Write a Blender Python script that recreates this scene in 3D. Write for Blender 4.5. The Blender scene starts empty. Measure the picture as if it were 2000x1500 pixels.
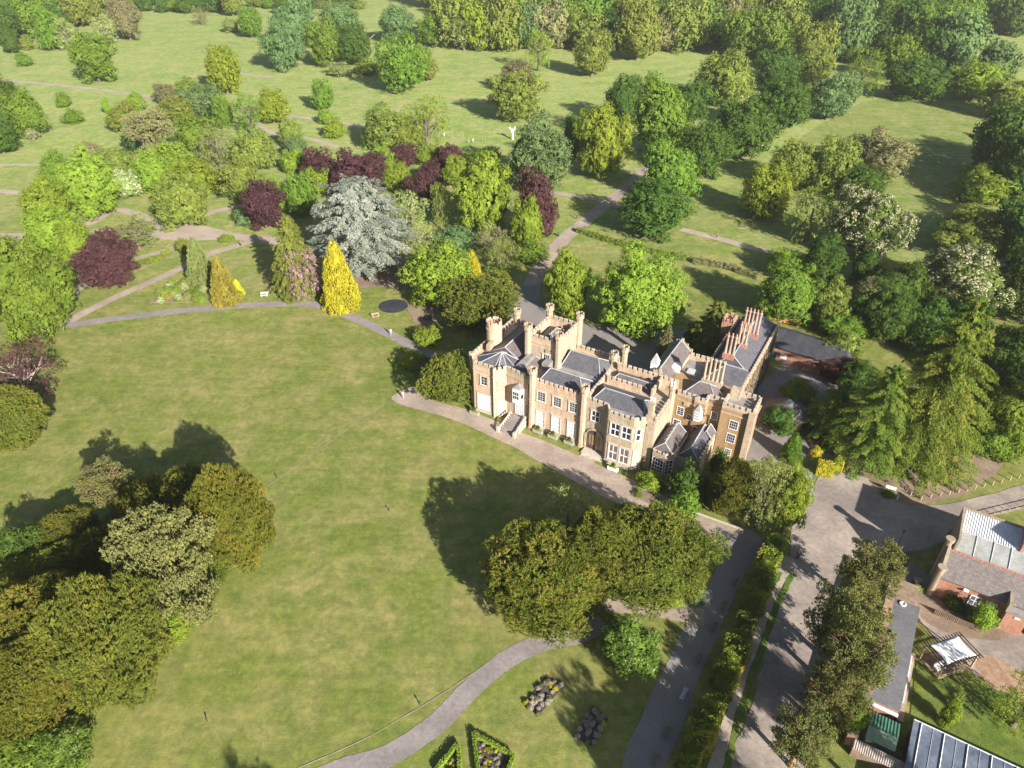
import bpy, math, random
import numpy as np
from mathutils import Vector, Matrix
from mathutils.geometry import tessellate_polygon

SC = bpy.context.scene
COL = SC.collection
R = math.radians
# ------------------------------------------------------------------ camera, sky, sun
CAM_H, FOC, PITCH = 80.0, 1400.0, R(35)
cd = bpy.data.cameras.new('camera'); cam = bpy.data.objects.new('camera', cd); COL.objects.link(cam)
cam.location = (0, 0, CAM_H); cam.rotation_euler = (R(90) - PITCH, 0, 0)
cd.sensor_width = 36.0; cd.lens = 36.0 * FOC / 2000.0; cd.clip_start = 1.0; cd.clip_end = 6000.0
SC.camera = cam
SUN_EL, SUN_AZ = R(25.5), R(58)          # shadows run towards (-cos az, +sin az)
SD = Vector((math.cos(SUN_AZ) * math.cos(SUN_EL), -math.sin(SUN_AZ) * math.cos(SUN_EL), math.sin(SUN_EL)))
ld = bpy.data.lights.new('sun', 'SUN'); ld.energy = 5.0; ld.angle = R(0.55); ld.color = (1.0, 0.945, 0.85)
lo = bpy.data.objects.new('sun', ld); COL.objects.link(lo)
lo.rotation_euler = SD.to_track_quat('Z', 'Y').to_euler(); lo.location = (200, -200, 300)
w = bpy.data.worlds.new('World'); SC.world = w; w.use_nodes = True
nt = w.node_tree; nt.nodes.clear()
sky = nt.nodes.new('ShaderNodeTexSky'); sky.sky_type = 'NISHITA'; sky.sun_disc = False
sky.sun_elevation = SUN_EL; sky.sun_rotation = math.atan2(SD.x, SD.y)
sky.air_density = 1.0; sky.dust_density = 1.2; sky.ozone_density = 1.5
bg = nt.nodes.new('ShaderNodeBackground'); bg.inputs['Strength'].default_value = 0.05
wo = nt.nodes.new('ShaderNodeOutputWorld')
nt.links.new(sky.outputs[0], bg.inputs[0]); nt.links.new(bg.outputs[0], wo.inputs[0])
SC.view_settings.view_transform = 'Standard'; SC.view_settings.look = 'None'
SC.view_settings.exposure = 1.28; SC.view_settings.gamma = 1.0
SC.cycles.max_bounces = 5; SC.cycles.transparent_max_bounces = 6; SC.cycles.diffuse_bounces = 3
SC.cycles.transmission_bounces = 3; SC.cycles.volume_bounces = 0

# ------------------------------------------------------------------ photo pixel -> point of the place
PSIN, PCOS = math.sin(PITCH), math.cos(PITCH)
def gp(px, py, h=0.0):
    u = px - 1000; v = py - 750; D = FOC * PSIN + v * PCOS; k = (CAM_H - h) / D
    return Vector((u * k, (FOC * PCOS - v * PSIN) * k, h))
def depth(p):
    return p.y * PCOS + (CAM_H - p.z) * PSIN

# ------------------------------------------------------------------ materials
MATS = {}
def _new(name):
    m = bpy.data.materials.new(name); m.use_nodes = True; m.node_tree.nodes.clear()
    return m, m.node_tree.nodes, m.node_tree.links
def ramp(ns, stops):
    r = ns.new('ShaderNodeValToRGB'); e = r.color_ramp.elements
    while len(e) < len(stops): e.new(0.5)
    for i, (p, c) in enumerate(stops):
        e[i].position = p; e[i].color = (*c, 1)
    return r
def noise(ns, ls, vec, scale, detail=4, rough=0.6):
    n = ns.new('ShaderNodeTexNoise'); n.inputs['Scale'].default_value = scale
    n.inputs['Detail'].default_value = detail; n.inputs['Roughness'].default_value = rough
    ls.new(vec, n.inputs['Vector']); return n
def mixc(ns, ls, fac, a, b, mode='MIX'):
    m = ns.new('ShaderNodeMix'); m.data_type = 'RGBA'; m.blend_type = mode
    for sock, v in ((m.inputs[0], fac), (m.inputs[6], a), (m.inputs[7], b)):
        if isinstance(v, (int, float)): sock.default_value = v
        elif isinstance(v, tuple): sock.default_value = (*v, 1)
        else: ls.new(v, sock)
    return m.outputs[2]
def surf(name, base, var=None, scale=1.0, fine=None, rough=0.9, bump=0.0, bscale=8.0, spec=0.3, metal=0.0, world=False, stops=(0.35, 0.68), emit=0):
    """plain rough surface: base colour varied by two sizes of noise"""
    if name in MATS: return MATS[name]
    m, ns, ls = _new(name)
    tc = ns.new('ShaderNodeTexCoord')
    vec = tc.outputs['Object']
    if world:
        g = ns.new('ShaderNodeNewGeometry'); vec = g.outputs['Position']
    b = ns.new('ShaderNodeBsdfPrincipled'); o = ns.new('ShaderNodeOutputMaterial')
    ls.new(b.outputs[0], o.inputs[0])
    b.inputs['Roughness'].default_value = rough; b.inputs['Metallic'].default_value = metal
    b.inputs['Specular IOR Level'].default_value = spec
    if var is None: var = tuple(min(1, x * 1.25) for x in base)
    n = noise(ns, ls, vec, scale)
    rr = ramp(ns, [(stops[0], base), (stops[1], var)]); ls.new(n.outputs[0], rr.inputs[0])
    col = rr.outputs[0]
    n2 = noise(ns, ls, vec, fine or scale * 9, 3, 0.7)
    r2 = ramp(ns, [(0.3, (0.80, 0.80, 0.80)), (0.7, (1.16, 1.16, 1.16))]); ls.new(n2.outputs[0], r2.inputs[0])
    col = mixc(ns, ls, 1.0, col, r2.outputs[0], 'MULTIPLY')
    ls.new(col, b.inputs['Base Color'])
    if bump:
        n3 = noise(ns, ls, vec, bscale, 3, 0.7); bp = ns.new('ShaderNodeBump')
        bp.inputs['Strength'].default_value = bump; bp.inputs['Distance'].default_value = 0.05
        ls.new(n3.outputs[0], bp.inputs['Height']); ls.new(bp.outputs[0], b.inputs['Normal'])
    MATS[name] = m; return m
def masonry(name, c1, c2, mortar, bw=0.55, rh=0.28, blotch=None, rough=0.9, slope=False, mort=0.02):
    """coursed stone, brick or slate; joints follow the building's own axes"""
    if name in MATS: return MATS[name]
    m, ns, ls = _new(name)
    tc = ns.new('ShaderNodeTexCoord'); sp = ns.new('ShaderNodeSeparateXYZ'); ls.new(tc.outputs['Object'], sp.inputs[0])
    cb = ns.new('ShaderNodeCombineXYZ')
    ad = ns.new('ShaderNodeMath'); ad.operation = 'ADD'; ls.new(sp.outputs[0], ad.inputs[0]); ls.new(sp.outputs[1], ad.inputs[1])
    ls.new(ad.outputs[0], cb.inputs[0])
    if slope:
        a2 = ns.new('ShaderNodeMath'); a2.operation = 'MULTIPLY_ADD'; a2.inputs[1].default_value = 1.6
        ls.new(sp.outputs[2], a2.inputs[0]); a2.inputs[2].default_value = 0.0
        ls.new(a2.outputs[0], cb.inputs[1])
    else: ls.new(sp.outputs[2], cb.inputs[1])
    br = ns.new('ShaderNodeTexBrick'); ls.new(cb.outputs[0], br.inputs['Vector'])
    br.inputs['Scale'].default_value = 1.0; br.inputs['Brick Width'].default_value = bw; br.inputs['Row Height'].default_value = rh
    br.inputs['Mortar Size'].default_value = mort; br.inputs['Color1'].default_value = (*c1, 1); br.inputs['Color2'].default_value = (*c2, 1)
    br.inputs['Mortar'].default_value = (*mortar, 1); br.inputs['Mortar Smooth'].default_value = 0.3
    n = noise(ns, ls, tc.outputs['Object'], 0.45, 6, 0.65)
    bl = blotch or tuple(x * 0.72 for x in c1)
    rr = ramp(ns, [(0.42, (0, 0, 0)), (0.72, (0.75, 0.75, 0.75))]); ls.new(n.outputs[0], rr.inputs[0])
    col = mixc(ns, ls, rr.outputs[0], br.outputs[0], bl)
    n2 = noise(ns, ls, tc.outputs['Object'], 6.0, 4, 0.7)
    r2 = ramp(ns, [(0.3, (0.86, 0.86, 0.86)), (0.7, (1.12, 1.12, 1.12))]); ls.new(n2.outputs[0], r2.inputs[0])
    col = mixc(ns, ls, 1.0, col, r2.outputs[0], 'MULTIPLY')
    mp = ns.new('ShaderNodeMapping'); mp.inputs['Scale'].default_value = (2.2, 2.2, 0.22); ls.new(tc.outputs['Object'], mp.inputs[0])
    n4 = noise(ns, ls, mp.outputs[0], 1.0, 5, 0.7)
    r4 = ramp(ns, [(0.34, (0.70, 0.68, 0.66)), (0.60, (1.06, 1.06, 1.06))]); ls.new(n4.outputs[0], r4.inputs[0])
    col = mixc(ns, ls, 0.8, col, r4.outputs[0], 'MULTIPLY')
    b = ns.new('ShaderNodeBsdfPrincipled'); o = ns.new('ShaderNodeOutputMaterial'); ls.new(b.outputs[0], o.inputs[0])
    b.inputs['Roughness'].default_value = rough; b.inputs['Specular IOR Level'].default_value = 0.3
    ls.new(col, b.inputs['Base Color'])
    bp = ns.new('ShaderNodeBump'); bp.inputs['Strength'].default_value = 0.35; bp.inputs['Distance'].default_value = 0.03
    ls.new(n2.outputs[0], bp.inputs['Height']); ls.new(bp.outputs[0], b.inputs['Normal'])
    MATS[name] = m; return m
def leafmat(name, c1, c2, c3=None, p3=0.0, trans=0.30):
    """leaf faces: colour varies per spray (attribute rnd) and per tree; some light passes through"""
    if name in MATS: return MATS[name]
    lg = lambda c: (c[0] * 1.24, c[1] * 1.40, c[2] * 1.08)
    c1, c2 = lg(c1), lg(c2)
    m, ns, ls = _new(name)
    at = ns.new('ShaderNodeAttribute'); at.attribute_name = 'rnd'
    oi = ns.new('ShaderNodeObjectInfo')
    g = ns.new('ShaderNodeNewGeometry'); n = noise(ns, ls, g.outputs['Position'], 0.35, 3, 0.6)
    st = [(0.0, c1), (0.5, tuple((a + b) / 2 for a, b in zip(c1, c2)))]
    st += [(1.0, c2)] if c3 is None else [(max(0.52, 1 - p3 - 0.02), c2), (max(0.54, 1 - p3), c3)]
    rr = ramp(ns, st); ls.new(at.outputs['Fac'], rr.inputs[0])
    r2 = ramp(ns, [(0.3, (0.82, 0.84, 0.80)), (0.72, (1.22, 1.16, 1.05))]); ls.new(n.outputs[0], r2.inputs[0])
    col = mixc(ns, ls, 1.0, rr.outputs[0], r2.outputs[0], 'MULTIPLY')
    hs = ns.new('ShaderNodeHueSaturation')
    mr = ns.new('ShaderNodeMapRange'); mr.inputs[3].default_value = 0.485; mr.inputs[4].default_value = 0.515
    ls.new(oi.outputs['Random'], mr.inputs[0]); ls.new(mr.outputs[0], hs.inputs['Hue']); ls.new(col, hs.inputs['Color'])
    mv = ns.new('ShaderNodeMapRange'); mv.inputs[3].default_value = 0.88; mv.inputs[4].default_value = 1.12
    ls.new(oi.outputs['Random'], mv.inputs[0]); ls.new(mv.outputs[0], hs.inputs['Value'])
    d = ns.new('ShaderNodeBsdfDiffuse'); t = ns.new('ShaderNodeBsdfTranslucent'); mx = ns.new('ShaderNodeMixShader')
    mx.inputs[0].default_value = trans
    ls.new(hs.outputs[0], d.inputs[0])
    tcol = mixc(ns, ls, 1.0, hs.outputs[0], (1.25, 1.2, 0.6), 'MULTIPLY')
    ls.new(tcol, t.inputs[0]); ls.new(d.outputs[0], mx.inputs[1]); ls.new(t.outputs[0], mx.inputs[2])
    o = ns.new('ShaderNodeOutputMaterial'); ls.new(mx.outputs[0], o.inputs[0])
    MATS[name] = m; return m

# ------------------------------------------------------------------ mesh builders
class MB:
    def __init__(s): s.v = []; s.f = []
    def add(s, vs, fs):
        k = len(s.v); s.v += [tuple(p) for p in vs]; s.f += [tuple(i + k for i in f) for f in fs]; return s
    def box(s, x0, x1, y0, y1, z0, z1, M=None):
        vs = [(x, y, z) for z in (z0, z1) for x, y in ((x0, y0), (x1, y0), (x1, y1), (x0, y1))]
        if M is not None: vs = [M @ Vector(p) for p in vs]
        return s.add(vs, [(3, 2, 1, 0), (4, 5, 6, 7), (0, 1, 5, 4), (1, 2, 6, 5), (2, 3, 7, 6), (3, 0, 4, 7)])
    def prism(s, poly, z0, z1):
        """poly counter-clockwise"""
        n = len(poly); A = [(x, y, z0) for x, y in poly] + [(x, y, z1) for x, y in poly]
        ar = sum(poly[i][0] * poly[(i + 1) % n][1] - poly[(i + 1) % n][0] * poly[i][1] for i in range(n))
        fs = [(i, (i + 1) % n, n + (i + 1) % n, n + i) for i in range(n)]
        tri = tessellate_polygon([[Vector((x, y, 0)) for x, y in poly]])
        for t in tri:
            a, b, c = t
            cr = (poly[b][0] - poly[a][0]) * (poly[c][1] - poly[a][1]) - (poly[b][1] - poly[a][1]) * (poly[c][0] - poly[a][0])
            if cr < 0: a, c = c, a
            fs.append((n + a, n + b, n + c)); fs.append((c, b, a))
        if ar < 0: fs = [tuple(reversed(f)) if len(f) == 4 else f for f in fs]
        return s.add(A, fs)
    def wall(s, p, q, z0, z1, t=0.3, out=0.0):
        """upright slab from p to q; thickness t to the left of p->q shifted by out"""
        p = Vector(p[:2]); q = Vector(q[:2]); d = (q - p).normalized(); n = Vector((-d.y, d.x))
        a, b = p + n * out, q + n * out
        c, e = b + n * t, a + n * t
        return s.prism([tuple(a), tuple(b), tuple(c), tuple(e)], z0, z1)
    def cyl(s, x, y, z0, z1, r0, r1=None, n=8, rot=0.0, cap=True):
        r1 = r0 if r1 is None else r1
        vs = [(x + r * math.cos(rot + 2 * math.pi * i / n), y + r * math.sin(rot + 2 * math.pi * i / n), z) for r, z in ((r0, z0), (r1, z1)) for i in range(n)]
        fs = [(i, (i + 1) % n, n + (i + 1) % n, n + i) for i in range(n)]
        if cap: fs += [tuple(range(n - 1, -1, -1)), tuple(range(n, 2 * n))]
        return s.add(vs, fs)
    def tube(s, p, q, r0, r1=None, n=6):
        p = Vector(p); q = Vector(q); r1 = r0 if r1 is None else r1
        d = (q - p).normalized(); u = d.orthogonal().normalized(); v = d.cross(u)
        vs = [c + (u * math.cos(2 * math.pi * i / n) + v * math.sin(2 * math.pi * i / n)) * r for c, r in ((p, r0), (q, r1)) for i in range(n)]
        fs = [(i, (i + 1) % n, n + (i + 1) % n, n + i) for i in range(n)] + [tuple(range(n - 1, -1, -1)), tuple(range(n, 2 * n))]
        return s.add(vs, fs)
    def lathe(s, prof, x=0, y=0, n=14, sx=1, sy=1):
        vs = [(x + sx * r * math.cos(2 * math.pi * i / n), y + sy * r * math.sin(2 * math.pi * i / n), z) for r, z in prof for i in range(n)]
        fs = [(k * n + i, k * n + (i + 1) % n, (k + 1) * n + (i + 1) % n, (k + 1) * n + i) for k in range(len(prof) - 1) for i in range(n)]
        fs += [tuple(range(n - 1, -1, -1)), tuple(range((len(prof) - 1) * n, len(prof) * n))]
        return s.add(vs, fs)
    def blob(s, c, r, seed=0, n=12, amp=0.12):
        rg = random.Random(seed); ph = [rg.uniform(0, 6.28) for _ in range(6)]
        rings = n // 2 + 1; vs = []; fs = []
        for j in range(rings):
            th = math.pi * j / (rings - 1)
            for i in range(n):
                a = 2 * math.pi * i / n
                k = 1 + amp * (math.sin(3 * a + ph[0] + th * 2) + math.sin(2 * a + ph[1] - 3 * th) + 0.6 * math.sin(5 * a + ph[2] + 4 * th)) / 2
                vs.append((c[0] + r[0] * k * math.sin(th) * math.cos(a), c[1] + r[1] * k * math.sin(th) * math.sin(a), c[2] + r[2] * k * math.cos(th)))
        for j in range(rings - 1):
            for i in range(n):
                fs.append((j * n + (i + 1) % n, j * n + i, (j + 1) * n + i, (j + 1) * n + (i + 1) % n))
        return s.add(vs, fs)
    def build(s, name, mat, parent=None, smooth=False):
        me = bpy.data.meshes.new(name); me.from_pydata(s.v, [], s.f); me.update()
        if smooth: me.polygons.foreach_set('use_smooth', [True] * len(me.polygons))
        o = bpy.data.objects.new(name, me); COL.objects.link(o); me.materials.append(mat)
        if parent is not None: o.parent = parent
        return o
def empty(name, loc, rz=0.0):
    o = bpy.data.objects.new(name, None); COL.objects.link(o); o.location = loc; o.rotation_euler = (0, 0, rz)
    o.empty_display_size = 0.5; return o
def tag(o, label=None, cat=None, group=None, kind=None):
    if label: o['label'] = label
    if cat: o['category'] = cat
    if group: o['group'] = group
    if kind: o['kind'] = kind
    return o
def copy_tree(o, parent=None):
    c = o.copy(); COL.objects.link(c); c.parent = parent
    for ch in list(o.children): copy_tree(ch, c)
    return c

# ------------------------------------------------------------------ ground, paths, roads
def grassmat(name, g1, g2, dry, dryamt=0.5, fine=(0.75, 1.25), far=None):
    if name in MATS: return MATS[name]
    m, ns, ls = _new(name)
    g = ns.new('ShaderNodeNewGeometry'); P = g.outputs['Position']
    n1 = noise(ns, ls, P, 0.02, 5, 0.62); n2 = noise(ns, ls, P, 0.11, 6, 0.68); n3 = noise(ns, ls, P, 1.1, 5, 0.75); n4 = noise(ns, ls, P, 0.42, 5, 0.7)
    r1 = ramp(ns, [(0.38, g1), (0.62, g2)]); ls.new(n1.outputs[0], r1.inputs[0])
    a = 0.62 - 0.16 * dryamt
    r2 = ramp(ns, [(a - 0.09, (0, 0, 0)), (a + 0.13, (1, 1, 1))]); ls.new(n2.outputs[0], r2.inputs[0])
    mu = ns.new('ShaderNodeMath'); mu.operation = 'MULTIPLY'; mu.inputs[1].default_value = min(1, 0.35 + dryamt * 0.7); ls.new(r2.outputs[0], mu.inputs[0])
    col = mixc(ns, ls, mu.outputs[0], r1.outputs[0], dry)
    if far:      # further off the sward is paler, and lightened more to stand for haze
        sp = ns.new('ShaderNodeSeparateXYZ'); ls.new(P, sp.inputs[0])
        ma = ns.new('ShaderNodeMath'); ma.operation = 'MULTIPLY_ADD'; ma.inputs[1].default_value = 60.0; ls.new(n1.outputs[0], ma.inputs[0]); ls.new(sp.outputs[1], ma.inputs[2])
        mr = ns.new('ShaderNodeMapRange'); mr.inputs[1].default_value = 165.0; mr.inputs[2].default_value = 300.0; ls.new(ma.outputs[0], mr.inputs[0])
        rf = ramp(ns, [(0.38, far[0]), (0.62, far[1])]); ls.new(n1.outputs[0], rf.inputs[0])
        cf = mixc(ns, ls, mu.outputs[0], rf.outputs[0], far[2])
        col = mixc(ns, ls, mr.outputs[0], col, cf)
    r4 = ramp(ns, [(0.40, (0.80, 0.86, 0.80)), (0.60, (1.14, 1.10, 1.10))]); ls.new(n4.outputs[0], r4.inputs[0])
    col = mixc(ns, ls, 1.0, col, r4.outputs[0], 'MULTIPLY')
    r3 = ramp(ns, [(0.32, (fine[0],) * 3), (0.68, (fine[1],) * 3)]); ls.new(n3.outputs[0], r3.inputs[0])
    col = mixc(ns, ls, 1.0, col, r3.outputs[0], 'MULTIPLY')
    mp = ns.new('ShaderNodeMapping'); mp.inputs['Rotation'].default_value = (0, 0, 0.55); mp.inputs['Scale'].default_value = (0.05, 0.62, 1); ls.new(P, mp.inputs[0])
    n6 = noise(ns, ls, mp.outputs[0], 1.0, 3, 0.6); r6 = ramp(ns, [(0.40, (0.90, 0.93, 0.88)), (0.60, (1.07, 1.05, 1.08))]); ls.new(n6.outputs[0], r6.inputs[0])
    col = mixc(ns, ls, 0.8, col, r6.outputs[0], 'MULTIPLY')
    n7 = noise(ns, ls, P, 2.6, 2, 0.5); r7 = ramp(ns, [(0.70, (0, 0, 0)), (0.76, (0.7, 0.7, 0.7))]); ls.new(n7.outputs[0], r7.inputs[0])
    col = mixc(ns, ls, r7.outputs[0], col, tuple(min(1, x * 1.25) for x in dry))
    b = ns.new('ShaderNodeBsdfPrincipled'); b.inputs['Roughness'].default_value = 0.95; b.inputs['Specular IOR Level'].default_value = 0.15
    ls.new(col, b.inputs['Base Color'])
    n5 = noise(ns, ls, P, 5.0, 3, 0.8)
    bp = ns.new('ShaderNodeBump'); bp.inputs['Strength'].default_value = 0.6; bp.inputs['Distance'].default_value = 0.12
    ls.new(n5.outputs[0], bp.inputs['Height']); ls.new(bp.outputs[0], b.inputs['Normal'])
    o = ns.new('ShaderNodeOutputMaterial'); ls.new(b.outputs[0], o.inputs[0])
    MATS[name] = m; return m
FARG = ((0.208, 0.288, 0.072), (0.268, 0.328, 0.092), (0.360, 0.345, 0.145))  # far meadow colours, partly raised to carry the haze
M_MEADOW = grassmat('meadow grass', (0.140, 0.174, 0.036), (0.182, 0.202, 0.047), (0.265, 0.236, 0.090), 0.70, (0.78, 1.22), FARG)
M_LAWN = M_MEADOW
M_SOIL = surf('bare soil', (0.19, 0.135, 0.095), (0.28, 0.21, 0.15), 0.25, rough=1, world=True, bump=.4)
M_ASPH = surf('path tarmac', (0.215, 0.185, 0.178), (0.275, 0.240, 0.228), 0.2, 1.8, world=True, bump=.3, stops=(0.4, 0.62))
M_ROAD = surf('road tarmac', (0.225, 0.188, 0.166), (0.360, 0.298, 0.254), 0.13, 1.6, world=True, bump=.35, stops=(0.40, 0.62))
M_GRAV = surf('gravel drive', (0.290, 0.230, 0.188), (0.385, 0.308, 0.250), 0.22, 2.2, world=True, bump=.35, stops=(0.40, 0.62))
M_DUST = surf('dusty path', (0.33, 0.265, 0.215), (0.42, 0.345, 0.28), 0.15, 4.0, world=True, bump=.3)
M_FORE = surf('forecourt tarmac', (0.20, 0.18, 0.17), (0.26, 0.235, 0.22), 0.12, 5.0, world=True)

_gr = MB(); NG = 60
gx = np.linspace(-1500, 1500, NG); gy = np.linspace(-300, 3200, NG)
_gr.add([(float(x), float(y), 0.0) for y in gy for x in gx], [(j * NG + i, j * NG + i + 1, (j + 1) * NG + i + 1, (j + 1) * NG + i) for j in range(NG - 1) for i in range(NG - 1)])
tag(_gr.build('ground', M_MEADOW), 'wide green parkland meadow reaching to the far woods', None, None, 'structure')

def smooth_line(pts, n=8, closed=False):
    out = []; N = len(pts)
    rng_ = range(N if closed else N - 1)
    for i in rng_:
        if closed: p0, p1, p2, p3 = pts[(i - 1) % N], pts[i], pts[(i + 1) % N], pts[(i + 2) % N]
        else: p0, p1, p2, p3 = pts[max(i - 1, 0)], pts[i], pts[i + 1], pts[min(i + 2, N - 1)]
        for k in range(n):
            t = k / n
            out.append(0.5 * ((2 * p1) + (-p0 + p2) * t + (2 * p0 - 5 * p1 + 4 * p2 - p3) * t * t + (-p0 + 3 * p1 - 3 * p2 + p3) * t ** 3))
    if not closed: out.append(pts[-1])
    return out
LV = [0.012]
def ribbon(name, px, width, mat, label=None, z=None, rough=0.06, kind='structure', cat=None, n=8):
    pts = smooth_line([gp(*p) for p in px], n); rg = random.Random(len(px) * 7 + int(width * 10))
    if z is None: LV[0] += 0.0016; z = LV[0]
    L_, R_ = [], []
    for i, p in enumerate(pts):
        d = (pts[min(i + 1, len(pts) - 1)] - pts[max(i - 1, 0)]); d.z = 0; d.normalize(); nn = Vector((-d.y, d.x, 0))
        wd = width if not isinstance(width, (list, tuple)) else width[0] + (width[1] - width[0]) * i / (len(pts) - 1)
        a = p + nn * (wd / 2 + rg.uniform(-rough, rough)); b = p - nn * (wd / 2 + rg.uniform(-rough, rough))
        L_.append((a.x, a.y, z)); R_.append((b.x, b.y, z))
    mb = MB(); k = len(pts)
    mb.add(L_ + R_, [(k + i, k + i + 1, i + 1, i) for i in range(k - 1)])
    o = mb.build(name, mat); tag(o, label, cat, None, kind); return o
def patch(name, px, mat, label=None, z=None, smooth=True, jit=0.25, kind='structure', cat=None, n=6):
    P = [gp(*p) for p in px]
    if smooth: P = smooth_line(P, n, True)
    else:
        Q = []
        for i in range(len(P)):
            a, b = P[i], P[(i + 1) % len(P)]; m = max(1, int((b - a).length / 1.5))
            Q += [a.lerp(b, t / m) for t in range(m)]
        P = Q
    rg = random.Random(int(px[0][0] * 3 + px[0][1])); 
    if z is None: LV[0] += 0.0016; z = LV[0]
    P = [Vector((p.x + rg.uniform(-jit, jit), p.y + rg.uniform(-jit, jit), 0)) for p in P]
    fs = []
    for a, b, c in tessellate_polygon([P]):
        if (P[b] - P[a]).cross(P[c] - P[a]).z < 0: a, c = c, a
        fs.append((a, b, c))
    mb = MB().add([(p.x, p.y, z) for p in P], fs)
    o = mb.build(name, mat); tag(o, label, cat, None, kind); return o

patch('lawn', [(95, 655), (250, 628), (420, 612), (560, 602), (640, 615), (720, 650), (800, 690), (850, 740), (775, 780), (860, 815), (1000, 880), (1130, 945), (1250, 985), (1380, 1030), (1430, 1090), (1330, 1320), (1230, 1520), (1100, 1700), (600, 1700), (0, 1650), (-300, 1300), (-200, 950)], M_LAWN, 'broad front lawn with dry yellowed patches')
patch('lawn', [(130, 640), (330, 550), (480, 480), (600, 470), (760, 560), (880, 640), (860, 690), (740, 640), (620, 592), (450, 598), (260, 615)], M_LAWN, 'strip of lawn beyond the curving path')
patch('lawn', [(1130, 470), (1300, 500), (1480, 560), (1520, 640), (1330, 640), (1180, 640), (1060, 620), (1060, 560)], M_LAWN, 'grass behind the mansion forecourt')
M_FIELD = grassmat('far field grass', (0.155, 0.215, 0.050), (0.205, 0.245, 0.064), (0.30, 0.285, 0.115), 0.65)
patch('field', [(1380, 390), (1520, 300), (1620, 235), (1700, 195), (1800, 192), (1940, 235), (2060, 300), (2060, 600), (1750, 560), (1560, 520), (1350, 440)], M_FIELD, 'mown field among the trees on the right', jit=1)

ribbon('path', [(-40, 156), (20, 158), (150, 170), (250, 182), (340, 196), (470, 214), (560, 226), (620, 233), (700, 246), (770, 262)], 3.2, M_DUST, 'thin dusty track crossing the far meadow')
ribbon('path', [(490, 232), (520, 252), (545, 264), (600, 270), (660, 288)], 2.6, M_DUST, 'short dusty track beside the shrubs')
ribbon('path', [(-40, 370), (20, 375), (60, 380), (110, 392)], 3.0, M_DUST, 'dusty path at the left edge of the meadow')
ribbon('path', [(-40, 322), (60, 322), (120, 325)], 1.8, M_DUST, 'faint dirt trail at the left edge')
ribbon('path', [(400, 130), (480, 145), (540, 152)], 2.5, M_DUST, 'faint trail in the far meadow')
ribbon('path', [(-40, 461), (60, 461), (160, 455), (220, 452), (330, 462), (450, 462), (560, 474)], 4.0, M_DUST, 'pale gravel path through the shrub garden')
patch('path', [(300, 452), (350, 444), (400, 442), (460, 458), (430, 468), (330, 468)], M_DUST, 'widening of the gravel path under the round tree')
ribbon('path', [(170, 440), (215, 414), (240, 411), (280, 424), (310, 440), (345, 456)], 3.2, M_DUST, 'gravel path curving behind the round trees')
ribbon('path', [(345, 456), (400, 420), (460, 404), (520, 396)], 2.8, M_DUST, 'gravel path branching to the right of the round tree')
ribbon('path', [(110, 600), (200, 530), (250, 510), (340, 485), (400, 460)], 2.2, M_GRAV, 'narrow path between grass banks')
ribbon('path', [(108, 645), (170, 608), (250, 570), (330, 535), (400, 500), (470, 478), (530, 462)], 2.6, M_GRAV, 'straight grey path climbing to the garden')
ribbon('path', [(105, 640), (250, 619), (400, 603), (520, 595), (600, 594), (650, 605), (700, 625), (740, 643), (790, 668), (830, 688), (868, 706)], 2.5, M_ASPH, 'tarmac path curving round the top of the lawn')
ribbon('path', [(868, 700), (845, 735), (812, 765), (795, 782)], 2.6, M_ASPH, 'short link of tarmac path down to the drive')
patch('driveway', [(765, 778), (800, 757), (830, 757), (850, 783), (920, 802), (1000, 838), (1080, 868), (1150, 900), (1250, 945), (1330, 985), (1400, 1020), (1480, 1045), (1440, 1085), (1330, 1040), (1240, 1000), (1130, 945), (1000, 872), (880, 818), (800, 796)], M_GRAV, 'wide gravel drive along the mansion front', jit=.1)
patch('driveway', [(1118, 905), (1140, 880), (1170, 893), (1150, 915)], M_GRAV, 'gravel approach to the arched porch', smooth=False, jit=.05)
patch('road', [(1400, 1020), (1488, 1052), (1450, 1130), (1375, 1300), (1290, 1510), (1210, 1510), (1310, 1280), (1395, 1120), (1410, 1080)], M_FORE, 'broad shaded tarmac walk beside the long hedge', jit=.08)
ribbon('path', [(600, 1530), (680, 1500), (760, 1475), (850, 1415), (920, 1345), (990, 1288), (1060, 1255), (1130, 1240), (1180, 1215)], 2.6, M_ASPH, 'curving tarmac path across the lower lawn', n=12)
ribbon('path', [(1180, 1180), (1250, 1184), (1330, 1198), (1375, 1206)], 2.7, M_GRAV, 'short path joining the shaded walk')
ribbon('path', [(1290, 300), (1255, 335), (1225, 366), (1180, 400), (1140, 435), (1100, 468), (1068, 505), (1043, 545), (1035, 580)], 4.2, M_GRAV, 'grey avenue leading to the back of the mansion')
ribbon('path', [(1060, 372), (1105, 380), (1150, 386), (1180, 393), (1230, 410)], 3.0, M_GRAV, 'path meeting the avenue under the trees')
ribbon('path', [(1330, 448), (1400, 465), (1480, 487), (1560, 500)], 2.8, M_DUST, 'pale path crossing the grass on the right')
patch('forecourt', [(960, 545), (1000, 560), (1050, 560), (1060, 600), (1100, 625), (1180, 640), (1300, 650), (1400, 640), (1420, 700), (1350, 760), (1200, 760), (1060, 700), (1010, 650)], M_FORE, 'tarmac forecourt behind the mansion')
patch('road', [(1610, 850), (1680, 865), (1700, 940), (1760, 975), (1850, 985), (2020, 945), (2020, 985), (1870, 1025), (1840, 1060), (1760, 1080), (1700, 1080), (1650, 1120), (1620, 1220), (1600, 1340), (1560, 1520), (1420, 1520), (1460, 1400), (1500, 1250), (1540, 1110), (1545, 1040), (1560, 990), (1600, 930)], M_ROAD, 'worn tarmac road widening into a yard', jit=.15)
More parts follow.
